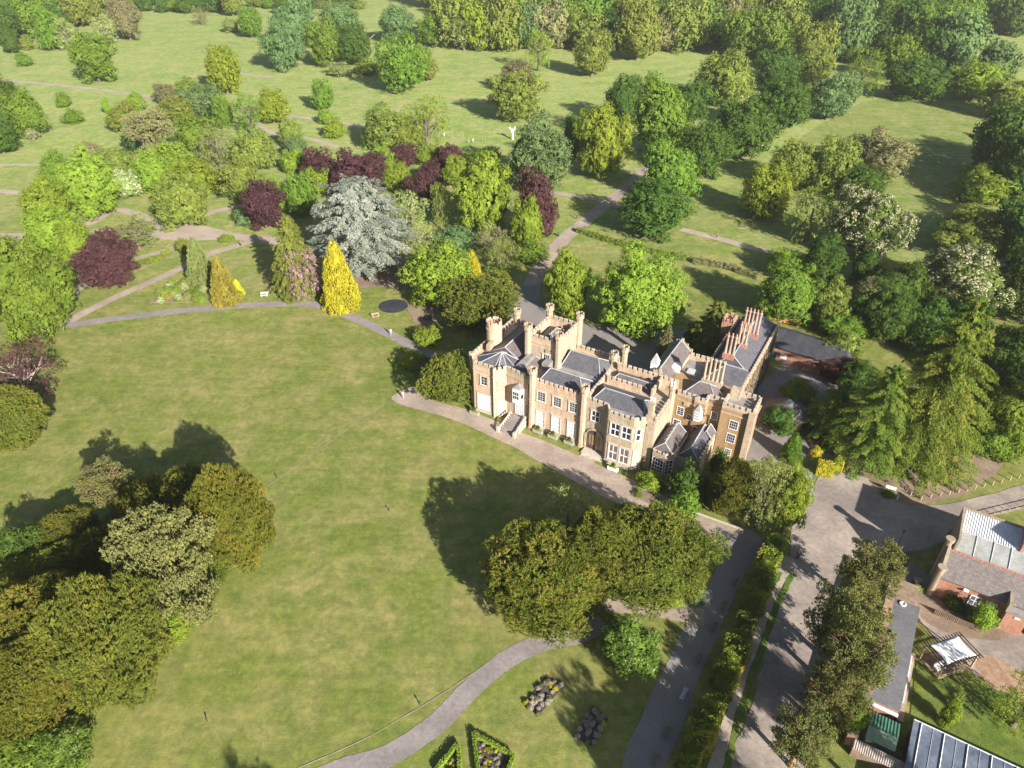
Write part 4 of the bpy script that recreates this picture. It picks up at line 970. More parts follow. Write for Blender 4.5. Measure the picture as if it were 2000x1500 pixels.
# plinth
MB().wall((-11.7, -.6), (-7.75, -.45), 0, .5, .3, -.16).wall((-.2, .2), (9.6, .2), 0, .55, .3, -.18).wall((15.0, -1.75), (19.4, -1.7), 0, .75, .4, -.22).wall((19.4, -1.7), (20.9, -.6), 0, .75, .4, -.22).build('plinth', M_COPE, MANS)
parapet('left_parapet', [(-13.4, 15.9), (-13.5, 1.4), (-11.7, -.6), (-7.75, -.45), (-7.3, -1.0), (-5.65, .85), (-1.75, .35)][0:1] + [(-13.5, 1.4), (-11.7, -.6), (-7.75, -.45), (-7.3, -1.0), (-5.65, .85), (-1.75, .35)], HP, HP + .35, M_STONE, MANS)
parapet('centre_parapet', [(.45, .2), (9.3, .2)], HP, HP + .35, M_STONEP, MANS)
parapet('rear_parapet', [(10.2, 13.9), (1.7, 13.9)], HP, HP + .35, M_STONE, MANS)
parapet('rear_parapet', [(-6.4, 15.1), (-9.5, 16.2), (-12.4, 16.2)], HP, HP + .35, M_STONE, MANS)
parapet('right_parapet', [(10.45, -.2), (14.1, -.3), (15.0, -1.75), (19.4, -1.7), (20.9, -.6)], HP, HP + .35, M_STONE, MANS)
parapet('side_parapet', [(22.3, .3), (22.3, 6.4)], HP - .3, HP + .1, M_STONE, MANS)
parapet('dividing_parapet', [(10.2, 9.0), (10.2, .6)], HP, HP + .75, M_STONE, MANS, mh=.28)
parapet('inner_parapet', [(11.0, 6.4), (17.2, 6.4)], HP, HP + .9, M_STONEP, MANS)
parapet('rear_parapet', [(22.0, 11.2), (11.0, 11.2)], HP, HP + 1.0, M_STONEP, MANS)
parapet('side_parapet', [(19.3, 6.2), (19.3, 10.8)], HP, HP + 1.0, M_STONE, MANS)
# great tower ------------------------------------------------------
TZ = 14.3
MB().prism([(-4.3, 6.4), (1.5, 6.4), (1.5, 14.1), (-4.3, 14.1)], 0, 12.9).build('tower_wall', M_STONE, MANS)
MB().wall((-4.3, 6.4), (1.5, 6.4), 12.9, TZ, .35).wall((1.5, 6.4), (1.5, 14.1), 12.9, TZ, .35).wall((1.5, 14.1), (-4.3, 14.1), 12.9, TZ, .35).wall((-4.3, 14.1), (-4.3, 6.4), 12.9, TZ, .35).build('tower_parapet_wall', M_STONEP, MANS)
parapet('tower_parapet', [(-4.3, 6.4), (1.5, 6.4), (1.5, 14.1), (-4.3, 14.1)], TZ, TZ + .3, M_STONE, MANS, closed=True, mw=.7)
hip('tower_roof', -3.9, 1.1, 6.8, 13.7, 12.95, 14.5, 'y', .95, .95, M_SLATEB)
for x, y in ((-4.45, 6.25), (1.65, 6.25), (1.65, 14.3), (-4.45, 14.3)): turret(x, y, 0 if y > 9 else HP - .1, 17.0, .62)
window((-.75, 6.4), FR, 9.95, 11.75, 1.3, 3, 3)
MB().tube((-1.0, 6.3, 12.8), (-1.0, 6.3, 10.0), .05).build('drainpipe', M_PIPE, MANS)
# round tower ------------------------------------------------------
def round_tower(x, y, z0, z1, r):
    mb = MB(); n = 22; mb.cyl(x, y, 0, z1 - .9, r, r, n); 
    for i in range(n):
        a0 = 2 * math.pi * i / n; a1 = 2 * math.pi * (i + 1) / n
        P = [(x + rr * math.cos(a), y + rr * math.sin(a)) for rr, a in ((r, a0), (r, a1), (r - .28, a1), (r - .28, a0))]
        mb.prism(P, z1 - .9, z1 - (.45 if i % 4 == 0 else 0))
    mb.cyl(x, y, z1 - 1.6, z1 - 1.35, r + .1, r + .1, n)
    o = mb.build('round_tower', M_STONEP, MANS)
    f = MB(); 
    for i in range(9): f.cyl(x + .9 * math.cos(i * .7), y + .9 * math.sin(i * .7), z1 - .9, z1 - .35, .14, .14, 7)
    f.build('chimney_pot', M_POT, o)
round_tower(-12.2, 7.4, 0, 14.9, 1.45)
MB().wall((-11.2, 4.2), (-12.0, 10.6), HP, HP + 1.6, .7).build('chimney_breast', M_STONE, MANS)
turret(-12.3, 16.0, 0, 13.1, .58)
turret(-13.3, 1.2, 0, 11.0, .30)
# front turrets
turret(0.0, .05, 0, 12.85, .60, M_STONEP); turret(9.85, 0.0, 0, 12.7, .60, M_STONEP)
turret(9.75, 12.1, HP - .1, 12.6, .6, pots=0); turret(10.9, 14.1, 0, 13.0, .55)
turret(22.25, 7.0, 0, 13.4, .5, pots=2, merl=False)
# side chimney: square shaft with two pots
MB().box(20.55, 21.75, .2, 1.3, HP - .3, HP + .9).box(20.75, 21.55, .3, 1.2, HP + .9, HP + 3.2).box(20.6, 21.7, .2, 1.3, HP + 3.2, HP + 3.5).build('chimney_stack', M_STONE, MANS)
for k in (0, 1):
    for s in (0,):
        MB().lathe([(.2, HP + 3.5), (.2, HP + 3.9), (.24, HP + 3.92), (.24, HP + 4.05), (.13, HP + 4.06), (.13, HP + 3.7)], 20.9 + k * .48, .75, 12).build('chimney_pot', M_WHITE, MANS)
# roofs ------------------------------------------------------------
def poly_roof(name, base, z0, apex, z1, mat, rolls=True):
    n = len(base); vs = [(x, y, z0) for x, y in base] + [(*apex, z1)]
    o = MB().add(vs, [(i, (i + 1) % n, n) for i in range(n)] + [tuple(range(n - 1, -1, -1))]).build(name, mat, MANS)
    if rolls:
        rb = MB()
        for i in range(n): rb.tube(vs[i], vs[n], .09, .09, 6)
        rb.build('lead_roll', M_LEADR, o)
    return o
Z0 = HP + .02
poly_roof('slate_roof', [(-12.6, 2.2), (-11.2, .3), (-7.9, .5), (-7.0, .0), (-5.9, 1.5), (-3.0, 1.2), (-3.9, 4.6), (-7.9, 6.0), (-12.3, 4.2)], Z0, (-7.8, 2.9), Z0 + 2.1, M_SLATE)
hip('slate_roof', -11.6, -4.9, 4.6, 15.6, Z0 + .004, Z0 + 2.0, 'y', 0.0, .9, M_SLATEB)
hip('slate_roof', -4.9, -.9, 1.3, 6.2, Z0 + .008, Z0 + 1.15, 'y', .6, 0.0, M_SLATEB)
MB().box(-4.2, -2.6, 1.6, 6.3, Z0 + 1.0, Z0 + 1.22).build('lead_flat', M_LEAD, MANS)
hip('slate_roof', .7, 9.3, .75, 5.6, Z0 + .004, Z0 + 1.75, 'x', .45, .8, M_SLATE)
hip('slate_roof', 1.9, 9.5, 6.9, 12.9, Z0 + .012, Z0 + 1.9, 'x', .15, .6, M_SLATE)
MB().box(1.7, 9.3, 5.65, 6.85, Z0, Z0 + .12).build('lead_flat', M_LEAD, MANS)
MB().box(-.6, .8, 4.4, 6.3, Z0, Z0 + 1.3).build('lead_flat', M_LEAD, MANS)
hip('slate_roof', 10.8, 20.6, .1, 5.9, Z0 + .016, Z0 + 1.9, 'x', .55, .5, M_SLATE, off=-.7)
MB().prism([(13.9, .1), (15.2, -1.25), (19.2, -1.2), (20.3, -.3), (20.3, .2)], Z0, Z0 + .16).build('lead_flat', M_LEAD, MANS)
hip('slate_roof', 11.2, 18.9, 7.0, 10.8, Z0 + .004, Z0 + .8, 'x', .5, .5, M_SLATEB)
# windows ----------------------------------------------------------
for x in (1.72, 4.78, 7.85): window((x, .2), FR, 6.35, 8.35, 1.5, 3, 4)
for x in (1.65, 4.75, 7.85): window((x, .2), FR, .85, 4.25, 1.6, 3, 4, M_BLIND, bar=.07)
window((-9.5, -.53), (3.95, .15), 6.2, 8.1, 1.35, 2, 3, stone=M_STONEP)
window((-9.5, -.53), (3.95, .15), .75, 4.2, 2.75, 6, 3, M_BLIND, frame=.14, bar=.10, stone=M_STONEP)
dg = (1.65, 1.85)
window((-6.48, -.07), dg, .6, 3.9, 1.2, 2, 4, M_BLIND, bar=.07, frame=.16, stone=M_STONEP)
_n = Vector((dg[1], -dg[0])).normalized(); _c = Vector((-6.48, -.07)); _d = Vector(dg).normalized()
_M = Matrix(((_d.x, -_n.x, 0, _c.x), (_d.y, -_n.y, 0, _c.y), (0, 0, 1, 0), (0, 0, 0, 1)))
nm = MB()
for i in range(10):
    a0, a1 = math.pi * i / 10, math.pi * (i + 1) / 10
    for (u0, u1) in ((a0, a1),):
        P = [( .55 * math.cos(u0), 7.5 + .55 * math.sin(u0)), (.55 * math.cos(u1), 7.5 + .55 * math.sin(u1)), (.40 * math.cos(u1), 7.5 + .40 * math.sin(u1)), (.40 * math.cos(u0), 7.5 + .40 * math.sin(u0))]
        vs = [_M @ Vector((x, y, z)) for y in (-.14, .02) for x, z in P]
        nm.add(vs, [(0, 1, 2, 3), (7, 6, 5, 4), (0, 4, 5, 1), (1, 5, 6, 2), (2, 6, 7, 3), (3, 7, 4, 0)])
nm.box(-.55, -.40, -.14, .02, 6.0, 7.5, _M).box(.40, .55, -.14, .02, 6.0, 7.5, _M).box(-.62, .62, -.18, .02, 5.85, 5.99, _M).box(-.1, .1, -.1, .02, 6.2, 7.0, _M)
nm.build('blind_niche', M_STONEP, MANS)
# white oriel over the garden door
oc = (-2.95, .45)
orp = [(-4.05, .45), (-3.6, -.62), (-2.15, -.62), (-1.7, .45)]
ob = MB().prism(orp, 4.7, 7.7).build('oriel_window', M_WHITE, MANS)
MB().add([(-4.15, .5, 7.7), (-3.65, -.72, 7.7), (-2.1, -.72, 7.7), (-1.6, .5, 7.7), (-2.88, .5, 8.4)], [(0, 1, 4), (1, 2, 4), (2, 3, 4), (3, 0, 4), (3, 2, 1, 0)]).build('lead_roof', M_LEAD, ob)
MB().add([(-4.0, .4, 4.698), (-3.55, -.56, 4.698), (-2.2, -.56, 4.698), (-1.8, .4, 4.698), (-2.95, .4, 4.1)], [(4, 1, 0), (4, 2, 1), (4, 3, 2), (0, 1, 2, 3)]).build('corbel', M_STONEP, ob)
pn = MB()
for i in range(3):
    for j in range(2):
        pn.box(-3.45 + i * .40, -3.15 + i * .40, -.64, -.58, 5.6 + j * .8, 6.25 + j * .8)
pn.build('pane', M_GLASS, ob)
Mr = Matrix.Translation((-1.93, -.09, 0)) @ Matrix.Rotation(math.atan2(1.07, .45), 4, 'Z')
MB().box(-.32, .3, -.03, .03, 5.7, 6.6, Mr).build('pane', M_GLASS, ob)
window((-2.55, .45), (4.0, -.5), 1.55, 4.55, 2.3, 5, 6, M_BLIND, frame=.12, bar=.06, out=.06, hood=False, name='garden_door')
MB().prism([(-4.4, .4), (-4.4, .55), (-1.0, .55), (-1.0, .4)][::-1], 0, .1)
# garden stair
st = MB()
for i in range(9):
    y = -.0 - i * .42; z = 1.5 - i * .167; wv = 1.35 + .035 * i
    st.box(-2.6 - wv - .15 * i * .2, -2.6 + wv, y - .42, y, 0, z)
stp = st.build('garden_stair', M_TERR, MANS)
for sx, e in ((-4.1, -4.5), (-1.1, -1.15)):
    bal = MB()
    for i in range(9):
        t = i / 8; x = sx + (e - sx) * t; y = -.2 - 3.7 * t; z = 1.5 - 1.45 * t
        bal.lathe([(.07, z), (.1, z + .2), (.05, z + .4), (.08, z + .62)], x, y, 7)
    for i in range(8):
        t0, t1 = i / 8, (i + 1) / 8
        p = Vector((sx + (e - sx) * t0, -.2 - 3.7 * t0, 1.5 - 1.45 * t0 + .68)); q = Vector((sx + (e - sx) * t1, -.2 - 3.7 * t1, 1.5 - 1.45 * t1 + .68))
        bal.tube(p, q, .15, .15, 4)
        bal.wall((p.x, p.y), (q.x, q.y), 0, min(p.z, q.z) - .66, .22, -.11)
    bal.box(e - .25, e + .25, -4.35, -3.85, 0, 1.15)
    bal.build('stair_balustrade', M_COPE, stp)
# porch: arch with timber doors
arch = MB(); N = 14; cx0 = 12.3; hw = 1.45; zs = 3.2; zt = 4.55
def ar(t): 
    x = -hw + 2 * hw * t; return cx0 + x, zs + (zt - zs) * (1 - abs(x / hw) ** 2.2) ** .6
for i in range(N):
    (xa, za), (xb, zb) = ar(i / N), ar((i + 1) / N)
    for yo in ((-.48, -.18),):
        k = 1.0
        vs = [(xa, yo[0], za), (xb, yo[0], zb), (xb, yo[0], zb + .35), (xa, yo[0], za + .35), (xa, yo[1], za), (xb, yo[1], zb), (xb, yo[1], zb + .35), (xa, yo[1], za + .35)]
        arch.add(vs, [(0, 1, 2, 3), (7, 6, 5, 4), (0, 4, 5, 1), (3, 2, 6, 7), (1, 5, 6, 2), (4, 0, 3, 7)])
arch.box(cx0 - hw - .35, cx0 - hw - .002, -.48, -.18, .4, zs + .3).box(cx0 + hw + .002, cx0 + hw + .35, -.48, -.28, .4, zs + .3)
po = arch.build('porch_arch', M_STONE, MANS)
dm = MB(); 
for i in range(N):
    (xa, za), (xb, zb) = ar(i / N), ar((i + 1) / N); dm.add([(xa, -.26, .4), (xb, -.26, .4), (xb, -.26, zb), (xa, -.26, za)], [(0, 1, 2, 3)])
dm.build('door_recess', M_DARK, po)
gl = MB()
for i in range(4): gl.box(cx0 - 1.0 + i * .55, cx0 - .65 + i * .55, -.30, -.265, 1.3, 3.4)
gl.build('pane', surf('warm brown hall glass', (.20, .12, .07), (.32, .22, .13), 3, 9, rough=.2), po)  # plain brown pane colour varied by noise
MB().box(10.7, 14.9, -1.9, -.5, 0, .38).box(10.9, 14.9, -2.3, -1.9, 0, .2).build('porch_step', M_COPE, MANS)
window((12.2, -.25), (3.9, -.1), 6.4, 8.55, 1.5, 2, 2, bar=.12, frame=.12)
for x in (16.4, 18.35):
    window((x, -1.72), (4.4, .05), 6.15, 8.65, 1.62, 2, 2, bar=.13, frame=.13, out=.0)
    window((x, -1.72), (4.4, .05), 1.05, 4.2, 1.52, 2, 2, glass=surf('glass with drawn curtain', (.12, .085, .07), (.19, .14, .12), 2, 7, rough=.15), bar=.13, frame=.12)
window((20.15, -1.15), (1.5, 1.1), 6.2, 8.6, .85, 1, 2, frame=.13, bar=.12)
window((20.15, -1.15), (1.5, 1.1), 1.2, 4.2, .85, 1, 2, glass=M_STONEP, frame=.13, bar=.12)
MB().tube((20.95, -.42, 9.2), (20.95, -.42, .1), .07).box(20.78, 21.12, -.55, -.3, 9.1, 9.4).build('drainpipe', M_PIPE, MANS)
MB().tube((9.2, .05, 8.9), (9.2, .05, .1), .07).build('drainpipe', M_PIPE, MANS)
MB().tube((-.85, .2, 9.0), (-.85, .2, .1), .07).build('drainpipe', M_PIPE, MANS)
# low bay and low wings to the right ------------------------------
block('bay_room_wall', [(22.3, .9), (22.75, -.75), (24.95, -1.0), (26.2, .2), (26.2, 6.6), (22.35, 6.6)], 4.6, M_STONE)
parapet('bay_parapet', [(22.75, -.75), (24.95, -1.0), (26.2, .2), (26.2, 2.0)], 4.6, 4.75, M_STONE, MANS, string=False, mh=.4, mw=.5)
hip('lead_roof', 22.36, 26.0, -.1, 6.7, 4.65, 6.3, 'y', 0.35, 0, M_SLATEB)
lr = MB()
for i in range(5): lr.tube((22.5 + .02, .6 + i * 1.1, 4.75), (24.2, 1.5 + i * 1.1, 6.62), .06)
lr.build('lead_roll', M_LEADR, MANS)
window((23.85, -.88), (2.2, -.25), .9, 3.9, 2.0, 4, 4, frame=.10, bar=.09, hood=False)
window((25.58, -.4), (1.25, 1.2), .9, 3.9, 1.3, 2, 4, frame=.10, bar=.09, hood=False)
block('kitchen_wing_wall', [(26.205, .9), (30.0, 1.4), (30.2, 8.6), (26.3, 8.6)], 4.0, M_DRESS)
hip('slate_roof', 26.3, 29.9, 1.2, 8.9, 4.05, 6.0, 'y', .4, 0, M_SLATE)
parapet('kitchen_parapet', [(30.0, 1.4), (30.2, 8.4)], 4.0, 4.3, M_DRESS, MANS, string=False)
hip('slate_roof', 27.6, 30.1, 7.3, 9.6, 4.4, 5.9, 'y', 0, 0, M_SLATEB)
# buff side wing --------------------------------------------------
block('side_wing_wall', [(20.3, 9.3), (25.7, 9.0), (25.72, 8.75), (27.6, 8.75), (27.65, 10.4), (30.1, 10.4), (30.1, 16.0), (20.3, 16.0)], HP, M_BUFF)
parapet('side_wing_parapet', [(22.6, 9.2), (25.7, 9.0), (25.72, 8.75), (27.6, 8.75), (27.65, 10.4), (30.1, 10.4)], HP, HP + .45, M_DRESS, MANS)
block('end_tower_wall', [(30.1, 9.5), (35.2, 9.5), (35.2, 14.2), (30.1, 14.2)], HP + .006, M_BUFF)
MB().box(34.55, 35.55, 8.95, 9.9, 0, HP + .5).box(34.8, 35.5, 9.9, 14.3, HP - .9, HP - .7).build('buttress', M_STONE, MANS)
parapet('end_tower_parapet', [(30.1, 9.5), (34.6, 9.5)], HP, HP + .55, M_DRESS, MANS)
parapet('end_tower_parapet', [(35.25, 9.9), (35.25, 14.2), (30.1, 14.2), (30.1, 9.6)], HP, HP + .55, M_DRESS, MANS, string=False)
MB().box(30.45, 34.9, 9.85, 13.85, HP, HP + .05).build('lead_flat', M_LEAD, MANS)
MB().box(30.4, 32.0, 12.4, 13.8, HP + .02, HP + 1.9).build('chimney_breast', M_STONE, MANS)
window((23.6, 9.1), (5.4, -.3), 6.0, 7.7, 1.3, 2, 4, hood=False); window((23.3, 9.1), (5.4, -.3), 2.9, 4.9, 1.35, 2, 4, hood=False)
window((25.2, 9.02), (5.4, -.3), 5.6, 6.8, .8, 2, 2, hood=False)
window((26.8, 8.75), FR, 3.0, 4.9, 1.25, 2, 3, hood=False)
MB().box(24.0, 24.9, 8.9, 9.2, 8.3, 9.0).build('blocked_window', M_STONE, MANS)
window((29.0, 10.4), FR, 6.3, 7.9, 1.2, 3, 3, hood=False, glass=M_GLASS); window((29.0, 10.4), FR, 3.4, 5.2, 1.3, 3, 3, hood=False)
for z0, z1 in ((6.2, 8.0), (3.4, 5.3), (.7, 2.1)): window((32.5, 9.5), FR, z0, z1, 1.5 if z0 > 1 else 1.15, 4, 3, hood=False)
# small oriel on the side wing
so = MB().prism([(25.8, 8.8), (26.2, 8.05), (27.1, 8.05), (27.5, 8.8)], 6.6, 8.6).build('oriel_window', M_WHITE, MANS)
MB().add([(25.7, 8.85, 8.6), (26.15, 7.95, 8.6), (27.15, 7.95, 8.6), (27.6, 8.85, 8.6), (26.65, 8.75, 9.7)], [(0, 1, 4), (1, 2, 4), (2, 3, 4), (3, 0, 4), (3, 2, 1, 0)]).build('lead_roof', M_LEAD, so)
pn = MB(); 
for i in range(3):
    for j in range(3): pn.box(26.27 + i * .27, 26.48 + i * .27, 8.03, 8.1, 6.85 + j * .55, 7.28 + j * .55)
pn.build('pane', surf('pale leaded glass', (.30, .32, .36), (.45, .47, .5), 3, 9, rough=.1, spec=.6), so)
MB().tube((27.62, 8.6, 9.0), (27.62, 8.6, 7.6), .06).tube((27.62, 8.6, 7.6), (28.2, 10.2, 7.0), .06).tube((28.2, 10.3, 7.0), (28.2, 10.3, 0), .06).build('drainpipe', M_PIPE, MANS)
# roofs of the side and rear wings
hip('slate_roof', 23.2, 28.9, 10.2, 14.6, Z0, Z0 + 1.7, 'x', .9, .9, M_SLATEB)
hip('slate_roof', 16.0, 20.2, 12.0, 23.2, Z0 - .1, Z0 + 1.9, 'y', 0, 0, M_SLATEB)
block('hall_wall', [(15.95, 11.8), (20.25, 11.8), (20.25, 23.3), (15.95, 23.3)], Z0 - .12, M_STONEP)
for y in (23.15,):
    g = MB()
    for i in range(10):
        x0 = 15.8 + i * .46; zt_ = Z0 - .05 + 2.15 * (1 - abs(x0 + .2 - 18.1) / 2.35); g.box(x0, x0 + .3 + .16 * (i % 2), y, y + .35, Z0 - .5, zt_ + (.25 if i % 2 else 0))
    g.build('gable_parapet', M_STONE, MANS)
g = MB()
for i in range(10):
    x0 = 15.8 + i * .46; zt_ = Z0 - .05 + 2.15 * (1 - abs(x0 + .2 - 18.1) / 2.35); g.box(x0, x0 + .3 + .16 * (i % 2), 11.75, 12.1, Z0 - .5, zt_ + (.25 if i % 2 else 0))
g.build('gable_parapet', M_STONE, MANS)
MB().prism([(16.3, 12.6), (17.5, 12.6), (17.5, 13.8), (16.3, 13.8)], Z0, Z0 + 2.4).build('roof_lantern', M_WHITE, MANS)
MB().add([(16.2, 12.5, Z0 + 2.4), (17.6, 12.5, Z0 + 2.4), (17.6, 13.9, Z0 + 2.4), (16.2, 13.9, Z0 + 2.4), (16.9, 13.2, Z0 + 4.2)], [(0, 1, 4), (1, 2, 4), (2, 3, 4), (3, 0, 4), (3, 2, 1, 0)]).build('lead_spire', M_LEADR, MANS)
MB().prism([(19.2, 15.4), (20.6, 15.4), (20.6, 17.3), (19.2, 17.3)], Z0 - .1, Z0 + .9).build('dormer', M_WHITE, MANS)
block('rear_range_wall', [(24.0, 15.9), (31.6, 15.9), (31.6, 42.5), (27.5, 42.5), (24.0, 40.5)], HP - .6, M_BUFF)
block('linking_wall', [(20.25, 15.5), (24.01, 15.5), (24.01, 22.9), (20.25, 22.9)], HP - 1.2, M_STONE)
parapet('linking_parapet', [(24.0, 22.9), (20.3, 22.9)], HP - 1.2, HP - .4, M_STONEP, MANS, string=False)
MB().box(21.3, 22.6, 18.0, 19.2, HP - 1.2, HP - .8).build('skylight', M_BLIND, MANS)
MB().box(20.4, 23.9, 15.6, 22.4, HP - 1.2, HP - 1.1).build('lead_flat', M_LEAD, MANS)
hip('slate_roof', 24.3, 31.3, 16.0, 22.4, HP - .55, HP + 2.0, 'x', 1.0, 0, M_SLATE)
hip('slate_roof', 24.4, 31.2, 22.0, 42.0, HP - .56, HP + 2.1, 'y', .1, .8, M_SLATE)
parapet('range_parapet', [(31.6, 15.9), (31.6, 42.4)], HP - .6, HP - .3, M_DRESS, MANS, mh=.3, string=False)
parapet('range_parapet', [(24.0, 40.3), (24.0, 23.0)], HP - .6, HP - .2, M_STONE, MANS, mh=.35, string=False)
pp = MB(); rp = random.Random(3)
for i in range(16):
    y = 16.6 + i * 1.55 + rp.uniform(-.3, .3); pp.tube((31.66 + .08, y, HP - .7), (31.74, y, .2), .07)
    pp.tube((31.74, y, HP - 1.5 - rp.random() * 3), (31.74, y + 1.2, HP - 2.6 - rp.random() * 3), .05)
pp.build('drainpipe', M_PIPE, MANS)
for i in range(8):
    for z0 in (1.2, 4.4): window((31.6, 18.5 + i * 3.0), (0, 1), z0 + .4, z0 + 2.1, 1.1, 2, 3, hood=False)
block('corner_tower_wall', [(21.9, 36.2), (24.0, 36.2), (24.0, 39.4), (21.9, 39.4)], HP + .3, M_BRICK)
parapet('corner_tower_parapet', [(21.9, 36.2), (24.0, 36.2), (24.0, 39.4), (21.9, 39.4)], HP + .3, HP + .5, M_BRICK, MANS, closed=True, string=False)
def stack(x0, x1, y, z0, z1, n, mat, two=0, capm=None, base=.8):
    o = MB().box(x0 - .3, x1 + .3, y - .5, y + .5 + two, z0, z0 + base + .2).build('chimney_stack', mat, MANS)
    for r_ in range(2 if two else 1):
        for i in range(n):
            x = x0 + (x1 - x0) * i / max(1, n - 1); yy = y + r_ * two
            MB().cyl(x, yy, z0 + base + .2, z0 + base + .6, .34, .26, 8).cyl(x, yy, z0 + base + .6, z1 - .5, .22, .20, 8).cyl(x, yy, z1 - .5, z1 - .2, .2, .32, 8).cyl(x, yy, z1 - .2, z1, .32, .28, 8).build('chimney_shaft', mat if capm is None else capm, o)
            if capm is not None: MB().cyl(x, yy, z1, z1 + .55, .17, .14, 8).build('chimney_pot', M_POT, o)
stack(25.4, 28.3, 13.9, HP + .6, 15.6, 5, M_STONE)
stack(26.3, 27.7, 22.6, HP + 1.2, 15.6, 3, M_BRICK, capm=masonry('pink brick', (.36, .22, .165), (.43, .28, .21), (.45, .36, .3), .26, .09))
stack(27.3, 28.6, 27.2, HP + 1.2, 15.8, 3, M_BRICK, capm=MATS['pink brick'])
stack(26.8, 29.4, 32.0, HP + 1.0, 16.2, 5, M_BRICK, capm=MATS['pink brick'])
# planters and garden seats along the front ------------------------
M_BOX = surf('lead planter', (.30, .28, .26), (.4, .38, .36), 2, 8)
def world_of(a, b): return MANS.matrix_world @ Vector((a, b, 0)) if False else Vector((MANS.location.x + a * math.cos(R(-30.5)) - b * math.sin(R(-30.5)), MANS.location.y + a * math.sin(R(-30.5)) + b * math.cos(R(-30.5)), 0))
LC['Z'] = leafmat('yellow flowers', (.14, .18, .02), (.3, .3, .02), (.7, .55, .03), .4)
for i, (a, b, lb) in enumerate([(-10.9, -1.9, 'planted trough leftmost along the mansion front'), (1.7, -.75, 'planted trough right of the garden stair'), (4.7, -.75, 'trough with yellow flowers below the middle french window'), (7.9, -.75, 'planted trough left of the arched porch'), (17.2, -3.1, 'white trough with yellow flowers below the big bay window')]):
    rt = empty('planter', world_of(a, b), R(-30.5)); tag(rt, lb, 'planter', 'troughs along the mansion front')
    MB().box(-.9, .9, -.28, .28, .12, .55).box(-.95, .95, -.33, .33, .55, .62).box(-.75, -.55, -.24, .24, 0, .12).box(.55, .75, -.24, .24, 0, .12).build('trough', M_BOX if i != 4 else M_WHITE, rt)
    me = PR['bush'][0]
    for nme, mt, sx, z in (('foliage', 'Z', .85, .75), ('topiary_ball', 'D', .42, 1.25)):
        o = bpy.data.objects.new(nme, me); COL.objects.link(o); o.parent = rt; o.scale = (sx, .3 if nme == 'foliage' else sx, .28 if nme == 'foliage' else sx); o.location = (0, 0, z)
        o.material_slots[0].link = 'OBJECT'; o.material_slots[0].material = LC[mt]
# ------------------------------------------------------------------ hedges, beds
def hedge_mesh(pts, wd, ht, seed, ls=.16, dens=26, col_rnd=(0, 1), lump=.12):
    """leafy hedge along world points: leaf faces on top, sides and ends"""
    rg = np.random.default_rng(seed); Vs, Rs = [], []
    for i in range(len(pts) - 1):
        p, q = np.array(pts[i][:2]), np.array(pts[i + 1][:2]); Ln = np.linalg.norm(q - p); d = (q - p) / Ln; nn = np.array([-d[1], d[0]])
        n = int(Ln * (wd + 2 * ht) * dens); s = rg.random(n) * Ln; u = rg.random(n) * (wd + 2 * ht)
        lat = np.where(u < ht, -wd / 2, np.where(u > ht + wd, wd / 2, u - ht - wd / 2)); z = np.where(u < ht, u, np.where(u > ht + wd, u - ht - wd, ht))
        lm = 1 + lump * np.sin(s * 1.3 + i * 2.1 + seed) + lump * .7 * np.sin(s * 3.1 + lat * 2 + i)
        lat2 = lat * lm * rg.uniform(.86, 1.06, n); z2 = z * lm * rg.uniform(.9, 1.04, n)
        P = np.stack([p[0] + d[0] * s + nn[0] * lat2, p[1] + d[1] * s + nn[1] * lat2, np.maximum(z2, .05)], 1)
        N = np.stack([nn[0] * np.sign(lat) * (z < ht * .97), nn[1] * np.sign(lat) * (z < ht * .97), np.where(z >= ht * .97, 1.0, .45)], 1); N = unit(N + rg.normal(size=N.shape) * .45)
        Vs.append(quads(P, N, rg.normal(size=P.shape), ls * rg.uniform(.7, 1.3, n), ls * rg.uniform(.5, 1, n)))
        r = (np.sin(P[:, 0] * .9 + seed) * np.sin(P[:, 1] * .7) * .5 + .5) * .7 + rg.random(n) * .3; Rs.append(r)
    return finish('foliage', np.concatenate(Vs), np.concatenate(Rs))
def hedge(px, wd, ht, col, label, seed=1, name='hedge', group=None, core_=True, **k):
    pts = [gp(*p) for p in px]; o0 = pts[0]
    rt = empty(name, o0); tag(rt, label, 'hedge', group)
    loc = [p - o0 for p in pts]
    me = hedge_mesh(loc, wd, ht, seed, **k); me.materials.append(LC[col])
    o = bpy.data.objects.new('foliage', me); COL.objects.link(o); o.parent = rt
    if core_:
        mb = MB()
        for a, b in zip(loc[:-1], loc[1:]): mb.wall(a, b, 0, ht * .82, wd * .7, -wd * .35)
        mb.build('inner_growth', LC[col], rt)
    return rt
hedge([(1512, 1075), (1492, 1120), (1470, 1180), (1452, 1235)], 2.3, 3.0, 'V', 'upper stretch of the autumn tinted ivy hedge beside the walk', 2, lump=.30, ls=.12, dens=50)
hedge([(1448, 1250), (1424, 1310), (1402, 1360)], 2.3, 3.0, 'V', 'middle stretch of the autumn tinted ivy hedge beside the walk', 3, lump=.30, ls=.12, dens=50)
hedge([(1397, 1375), (1368, 1440), (1335, 1520)], 2.3, 3.0, 'V', 'lowest stretch of the autumn tinted ivy hedge beside the walk', 4, lump=.30, ls=.12, dens=50)
hedge([(1126, 452), (1180, 470), (1260, 492), (1340, 508)], 1.8, 1.3, 'O', 'long mixed hedge beyond the bright chestnuts', 5, ls=.2, dens=12, lump=.25)
hedge([(1352, 512), (1420, 524), (1480, 545)], 2.0, 1.3, 'N', 'brownish end of the long hedge below the pale path', 6, ls=.2, dens=12, lump=.25)
hedge([(764, 706), (786, 728), (808, 737), (826, 722), (842, 706)], .8, .7, 'Y', 'low clipped hedge round the corner bed of the lawn', 7, ls=.12, dens=40)
